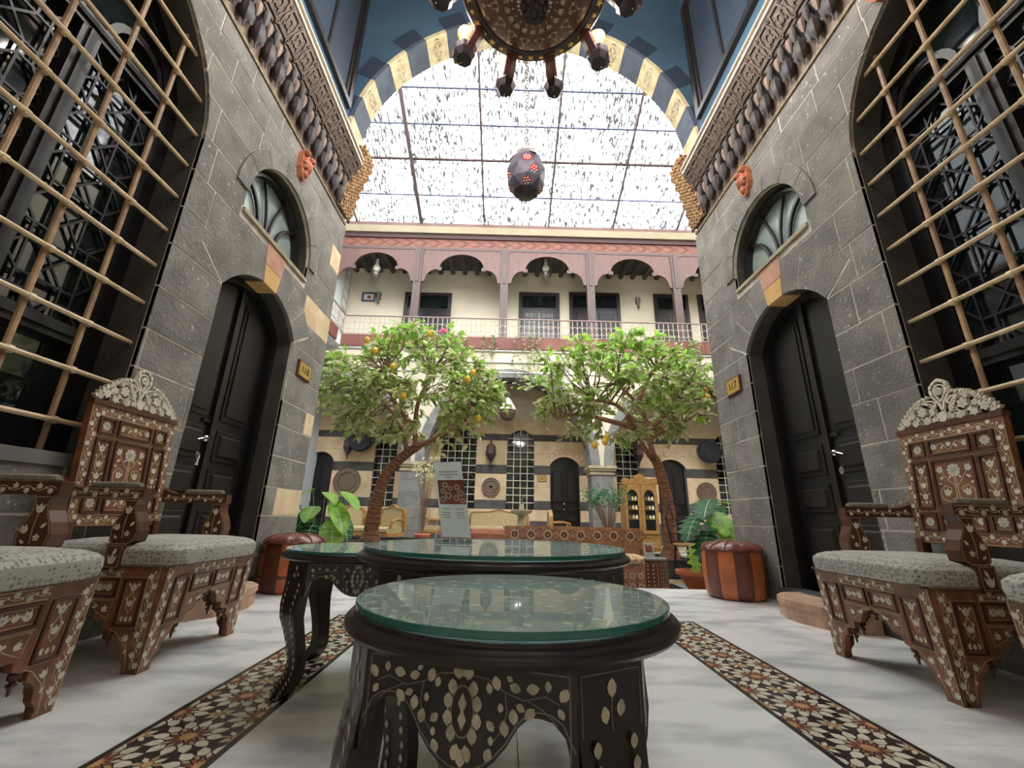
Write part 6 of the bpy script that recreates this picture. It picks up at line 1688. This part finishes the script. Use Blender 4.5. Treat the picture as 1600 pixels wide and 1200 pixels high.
lemon_tree('spreading lemon tree on the left with curved ringed trunk', (-2.07, 6.9, .2),
    [(-2.07,6.9,.2),(-2.05,6.9,.65),(-2.01,6.9,.95),(-1.89,6.9,1.30),(-1.60,6.9,1.60),(-1.42,6.9,1.72)],
    [[(-1.62,6.9,1.58),(-1.70,6.95,1.8),(-1.9,7.1,2.2),(-2.3,7.0,2.6)], [(-1.5,6.9,1.68),(-1.53,6.9,2.0),(-1.5,6.8,2.4),(-1.3,6.7,2.9)], [(-1.42,6.9,1.72),(-1.2,6.9,1.82),(-.9,7.0,2.0),(-.6,6.9,2.3)], [(-1.53,6.9,2.0),(-1.8,6.6,2.3),(-2.0,6.4,2.8)], [(-1.2,6.9,1.82),(-1.0,7.3,2.3),(-.9,7.4,2.8)]],
    (-1.62,6.85,2.74), (1.62,1.05,.95), 4, 150,
    [(-1.62,5.85,2.32),(-1.50,5.84,2.25),(-1.75,6.0,2.75),(-.62,6.0,2.58),(-.55,6.1,2.72),(-2.05,6.0,3.0),(-1.25,6.1,3.35),(-2.3,6.3,3.3),(-.45,6.3,2.05)])
lemon_tree('spreading lemon tree on the right in the dark planter', (2.54, 6.9, .04),
    [(2.54,6.9,.04),(2.57,6.9,.65),(2.55,6.9,1.04),(2.46,6.9,1.50),(2.34,6.9,1.66)],
    [[(2.40,6.9,1.58),(2.23,6.9,1.80),(2.11,6.85,2.07),(2.06,6.85,2.24),(1.8,6.8,2.45),(1.4,6.7,2.5)], [(2.42,6.9,1.56),(2.36,6.9,1.86),(2.33,6.9,2.19),(2.2,6.9,2.5),(1.9,7.0,2.9)], [(2.33,6.9,2.0),(2.6,6.8,2.3),(2.9,6.7,2.6)], [(2.11,6.85,2.07),(1.7,6.9,2.2),(1.2,6.9,2.3),(.8,6.8,2.2)], [(2.36,6.9,1.9),(2.7,7.0,2.1),(3.0,7.0,2.2)], [(2.2,6.9,2.5),(2.4,7.0,2.9),(2.6,7.0,3.2)]],
    (1.95,6.85,2.78), (1.62,1.05,.92), 9, 125,
    [(3.05,6.2,2.55),(3.02,6.1,2.42),(1.45,6.2,1.72),(1.32,6.3,1.68),(1.5,6.3,1.80)])

def ivy(label, x0, x1, seed):
    rn = random.Random(seed); t = thing('trailing_ivy', label, 'ivy', ((x0+x1)/2, YA-.16, 5.6)); tw = G(); lv = G(); pr = leafmesh('l', 'ivy', .08, .07)
    for k in range(9):
        x = rn.uniform(x0, x1)-(x0+x1)/2; L = rn.uniform(.6, 1.9); pts = [(x, .02, .3)]
        for i in range(12): pts.append((x+rn.uniform(-.06,.06)+.05*math.sin(i), -.03, .3-(i+1)*L/12))
        tw.tube(pts, .006, 4)
        for p in pts:
            for q in range(3): lv.add(pr.v, pr.f, lmat(Vector(p), Vector((rn.uniform(-1,1), -.6, rn.uniform(-1,.2))), rn.uniform(-1,1), rn.uniform(.7,1.3)))
    tw.build('stem', 'twig', t); tag(lv.build('ivy_leaves', 'ivy', t, recalc=False), kind='stuff')
ivy('pale ivy trailing from the gallery edge above the middle arch', -1.0, 1.2, 5); ivy('pale ivy trailing from the gallery edge at the right', 5.2, 6.6, 6); ivy('ivy trailing from the gallery edge behind the left tree', -3.2, -1.4, 7)
fw = thing('flower_sprig', 'sprig of pink flowers at the gallery edge', 'flowers', (-2.05, YA-.14, 5.85)); G().tube([(0,0,-.1),(.02,0,.1),(0,-.02,.25)], .01, 5).build('stem', 'stalk', fw)
for q in range(6): G().ball((random.uniform(-.1,.1), -.03, .15+random.uniform(-.08,.12)), .045, 6, 5).build('blossom', 'flower', fw)

def shrub(label, loc, h0, rad, n, m, seed, L=.09):
    rn = random.Random(seed); t = thing('potted_shrub', label, 'shrub', loc); st = G(); pr = leafmesh('l', m, L, L*.55); me = pr.mesh('leaf', m, recalc=False)
    cnt = []
    for k in range(n):
        a = rn.uniform(0, 2*PI); r = math.sqrt(rn.random()); e = Vector((math.cos(a)*r*rad[0], math.sin(a)*r*rad[0], h0+rn.uniform(-.5,1)*rad[1]))
        st.tube([(0,0,.2), (e.x*.3, e.y*.3, h0*.6), tuple(e)], [.012,.008,.003], 4)
        for q in range(9): cnt.append((e+Vector((rn.uniform(-.12,.12), rn.uniform(-.12,.12), rn.uniform(-.12,.1))), Vector((rn.uniform(-1,1), rn.uniform(-1,1), rn.uniform(-.8,.5))), rn.uniform(-1,1), rn.uniform(.7,1.2)))
    st.build('stems', 'twig', t); g = G(); cnt.sort(key=lambda c: c[0].y)
    for i, c in enumerate(cnt):
        if i < 120: inst('leaf', me, t, lmat(*c))
        else: g.add(pr.v, pr.f, lmat(*c))
    if g.f: tag(g.build('foliage', m, t, recalc=False), kind='stuff')
    G().lathe([(.13,0),(.19,.28),(.21,.30),(.19,.32),(0,.30)], 14).build('pot', 'pot', t, smooth=True)
shrub('rounded leafy shrub in a pot before the right pier', (2.44, 10.5, ZC), 1.2, (.56,.27), 44, 'leaf_dark', 12)
shrub('wispy shrub in a pot beside the left pier', (-2.0, 10.8, ZC), 1.75, (.35,.35), 18, 'leaf_pale', 13)

def bigleaf(L, W, lobes, m, t, M, veins=True):
    """broad heart-shaped or lobed leaf as one mesh with vein ribbons"""
    n = 12; ctr = []; lf = []; rt = []
    for i in range(n+1):
        u = i/n; w = W/2*(math.sin(PI*min(1, u*.92+.06))**.75)
        if lobes and i % 2 == 0 and 1 < i < n-1: w *= .55
        if i == n: w = 0
        zc = -L*.45*u*u; ctr.append((0, u*L-.02, zc)); 
        lf.append((-w, u*L-.10*L*(1-u)+(.06*L if lobes and i % 2 else 0), zc+w*.25-w*w*1.2)); rt.append((w, u*L-.10*L*(1-u)+(.06*L if lobes and i % 2 else 0), zc+w*.25-w*w*1.2))
    V = ctr+lf+rt; k = n+1; F = []
    for i in range(n): F += [(i, i+1, k+i+1, k+i), (i+1, i, 2*k+i, 2*k+i+1)]
    o = G().add(V, F).build('leaf', m, t, smooth=True, recalc=False, M=M)
    if veins:
        g = G(); up = .0025
        for i in range(n): a, b = ctr[i], ctr[i+1]; g.add([(-.003,a[1],a[2]+up),(.003,a[1],a[2]+up),(.003,b[1],b[2]+up),(-.003,b[1],b[2]+up)], [(0,1,2,3)])
        for i in range(2, n-1, 2):
            for sd in (lf, rt):
                a = Vector(ctr[i-1]); b = a.lerp(Vector(sd[i]), .85)
                g.add([tuple(a+Vector((0,-.003,up))), tuple(a+Vector((0,.003,up))), tuple(b+Vector((0,.002,up))), tuple(b+Vector((0,-.002,up)))], [(0,1,2,3)])
        g.build('leaf_veins', 'leaf_vein', o, recalc=False)
def house_plant(label, loc, specs, lobes, pot):
    t = thing('potted_plant', label, 'plant', loc)
    G().lathe([(.0,0),(.13,0),(.17,.22),(.20,.25),(.18,.27),(.16,.24),(0,.24)], 18).build('pot', pot, t, smooth=True)
    for (x, y, z, az, tilt, L, W, m) in specs:
        base = Vector((x*.12, y*.12, .24)); tip = Vector((x, y, z))
        G().tube([base, base.lerp(tip, .5)+Vector((0,0,.08)), tip], [.008,.006,.005], 6).build('stalk', 'stalk', t, smooth=True)
        d = Vector((math.cos(az)*math.cos(tilt), math.sin(az)*math.cos(tilt), math.sin(tilt)))
        bigleaf(L*1.4, W*1.5, lobes, m, t, lmat(tip, d+Vector((0,-.45,-.35)), 0, 1) @ R_(.5, 'X') if False else lmat(tip, d+Vector((0,-.5,-.45)), 0, 1))
LV, LD = 'leaf_vivid', 'leaf_dark'
house_plant('potted plant with broad variegated leaves behind the left pouf', (-1.96, 4.75, ZC), [
    (-.12,-.05,.98,PI,.1,.17,.13,LV), (.02,-.05,.95,.0,.2,.14,.12,LV), (.20,-.05,.96,.1,.15,.20,.14,LV), (-.20,-.12,.80,PI+.3,-.15,.20,.15,LD), (-.1,-.12,.72,-PI/2-.6,-.3,.2,.16,LD),
    (.18,-.12,.80,-.3,-.2,.22,.15,LV), (-.25,-.1,.66,PI,-.2,.22,.14,LV), (.0,-.2,.62,-PI/2-.5,-.8,.22,.18,LD), (.20,-.18,.66,-PI/2+.7,-.7,.22,.17,LV), (.10,-.2,.60,-PI/2+.3,-.9,.2,.16,LD), (.24,-.1,.72,.2,-.4,.20,.14,LD), (-.05,-.1,.80,-PI/2,.0,.16,.13,LV), (.1,.05,.85,PI/2,.1,.18,.14,LV), (-.15,.05,.78,PI/2+.5,0,.18,.14,LD)], False, 'pot')
house_plant('potted plant with deeply lobed grey-green leaves behind the right pouf', (2.42, 5.05, ZC), [
    (-.06,-.05,.98,PI+.5,.2,.26,.24,LD), (.10,-.05,.95,0,.3,.22,.2,LV), (-.22,-.08,.82,PI,-.1,.26,.24,LD), (-.1,-.12,.85,-PI/2,-.1,.24,.22,LV), (.16,-.1,.78,-.2,-.2,.28,.24,LD), (-.18,-.14,.62,PI+.4,-.5,.24,.22,LD),
    (.05,-.18,.68,-PI/2+.2,-.5,.26,.22,LD), (.28,-.1,.68,.1,-.35,.28,.24,LD), (.30,-.05,.56,.2,-.5,.26,.22,LD), (-.25,-.1,.52,PI,-.6,.22,.2,LV), (.1,.08,.9,PI/2,.2,.24,.22,LD), (0,-.15,.78,-PI/2-.4,-.2,.24,.2,LV)], True, 'pot')
pt = thing('clay_bowl', 'empty terracotta bowl on the courtyard floor behind the right pouf', 'bowl', (2.06, 4.83, ZC)); G().lathe([(0,.0),(.09,0),(.10,.03),(.20,.20),(.225,.21),(.225,.235),(.20,.23),(.09,.05),(0,.04)], 20).build('bowl_body', 'pot', pt, smooth=True); G().lathe([(.205,.205),(.232,.205),(.232,.24),(.205,.24),(.205,.205)], 20, caps=False).build('bowl_rim', 'pot', pt, smooth=True)
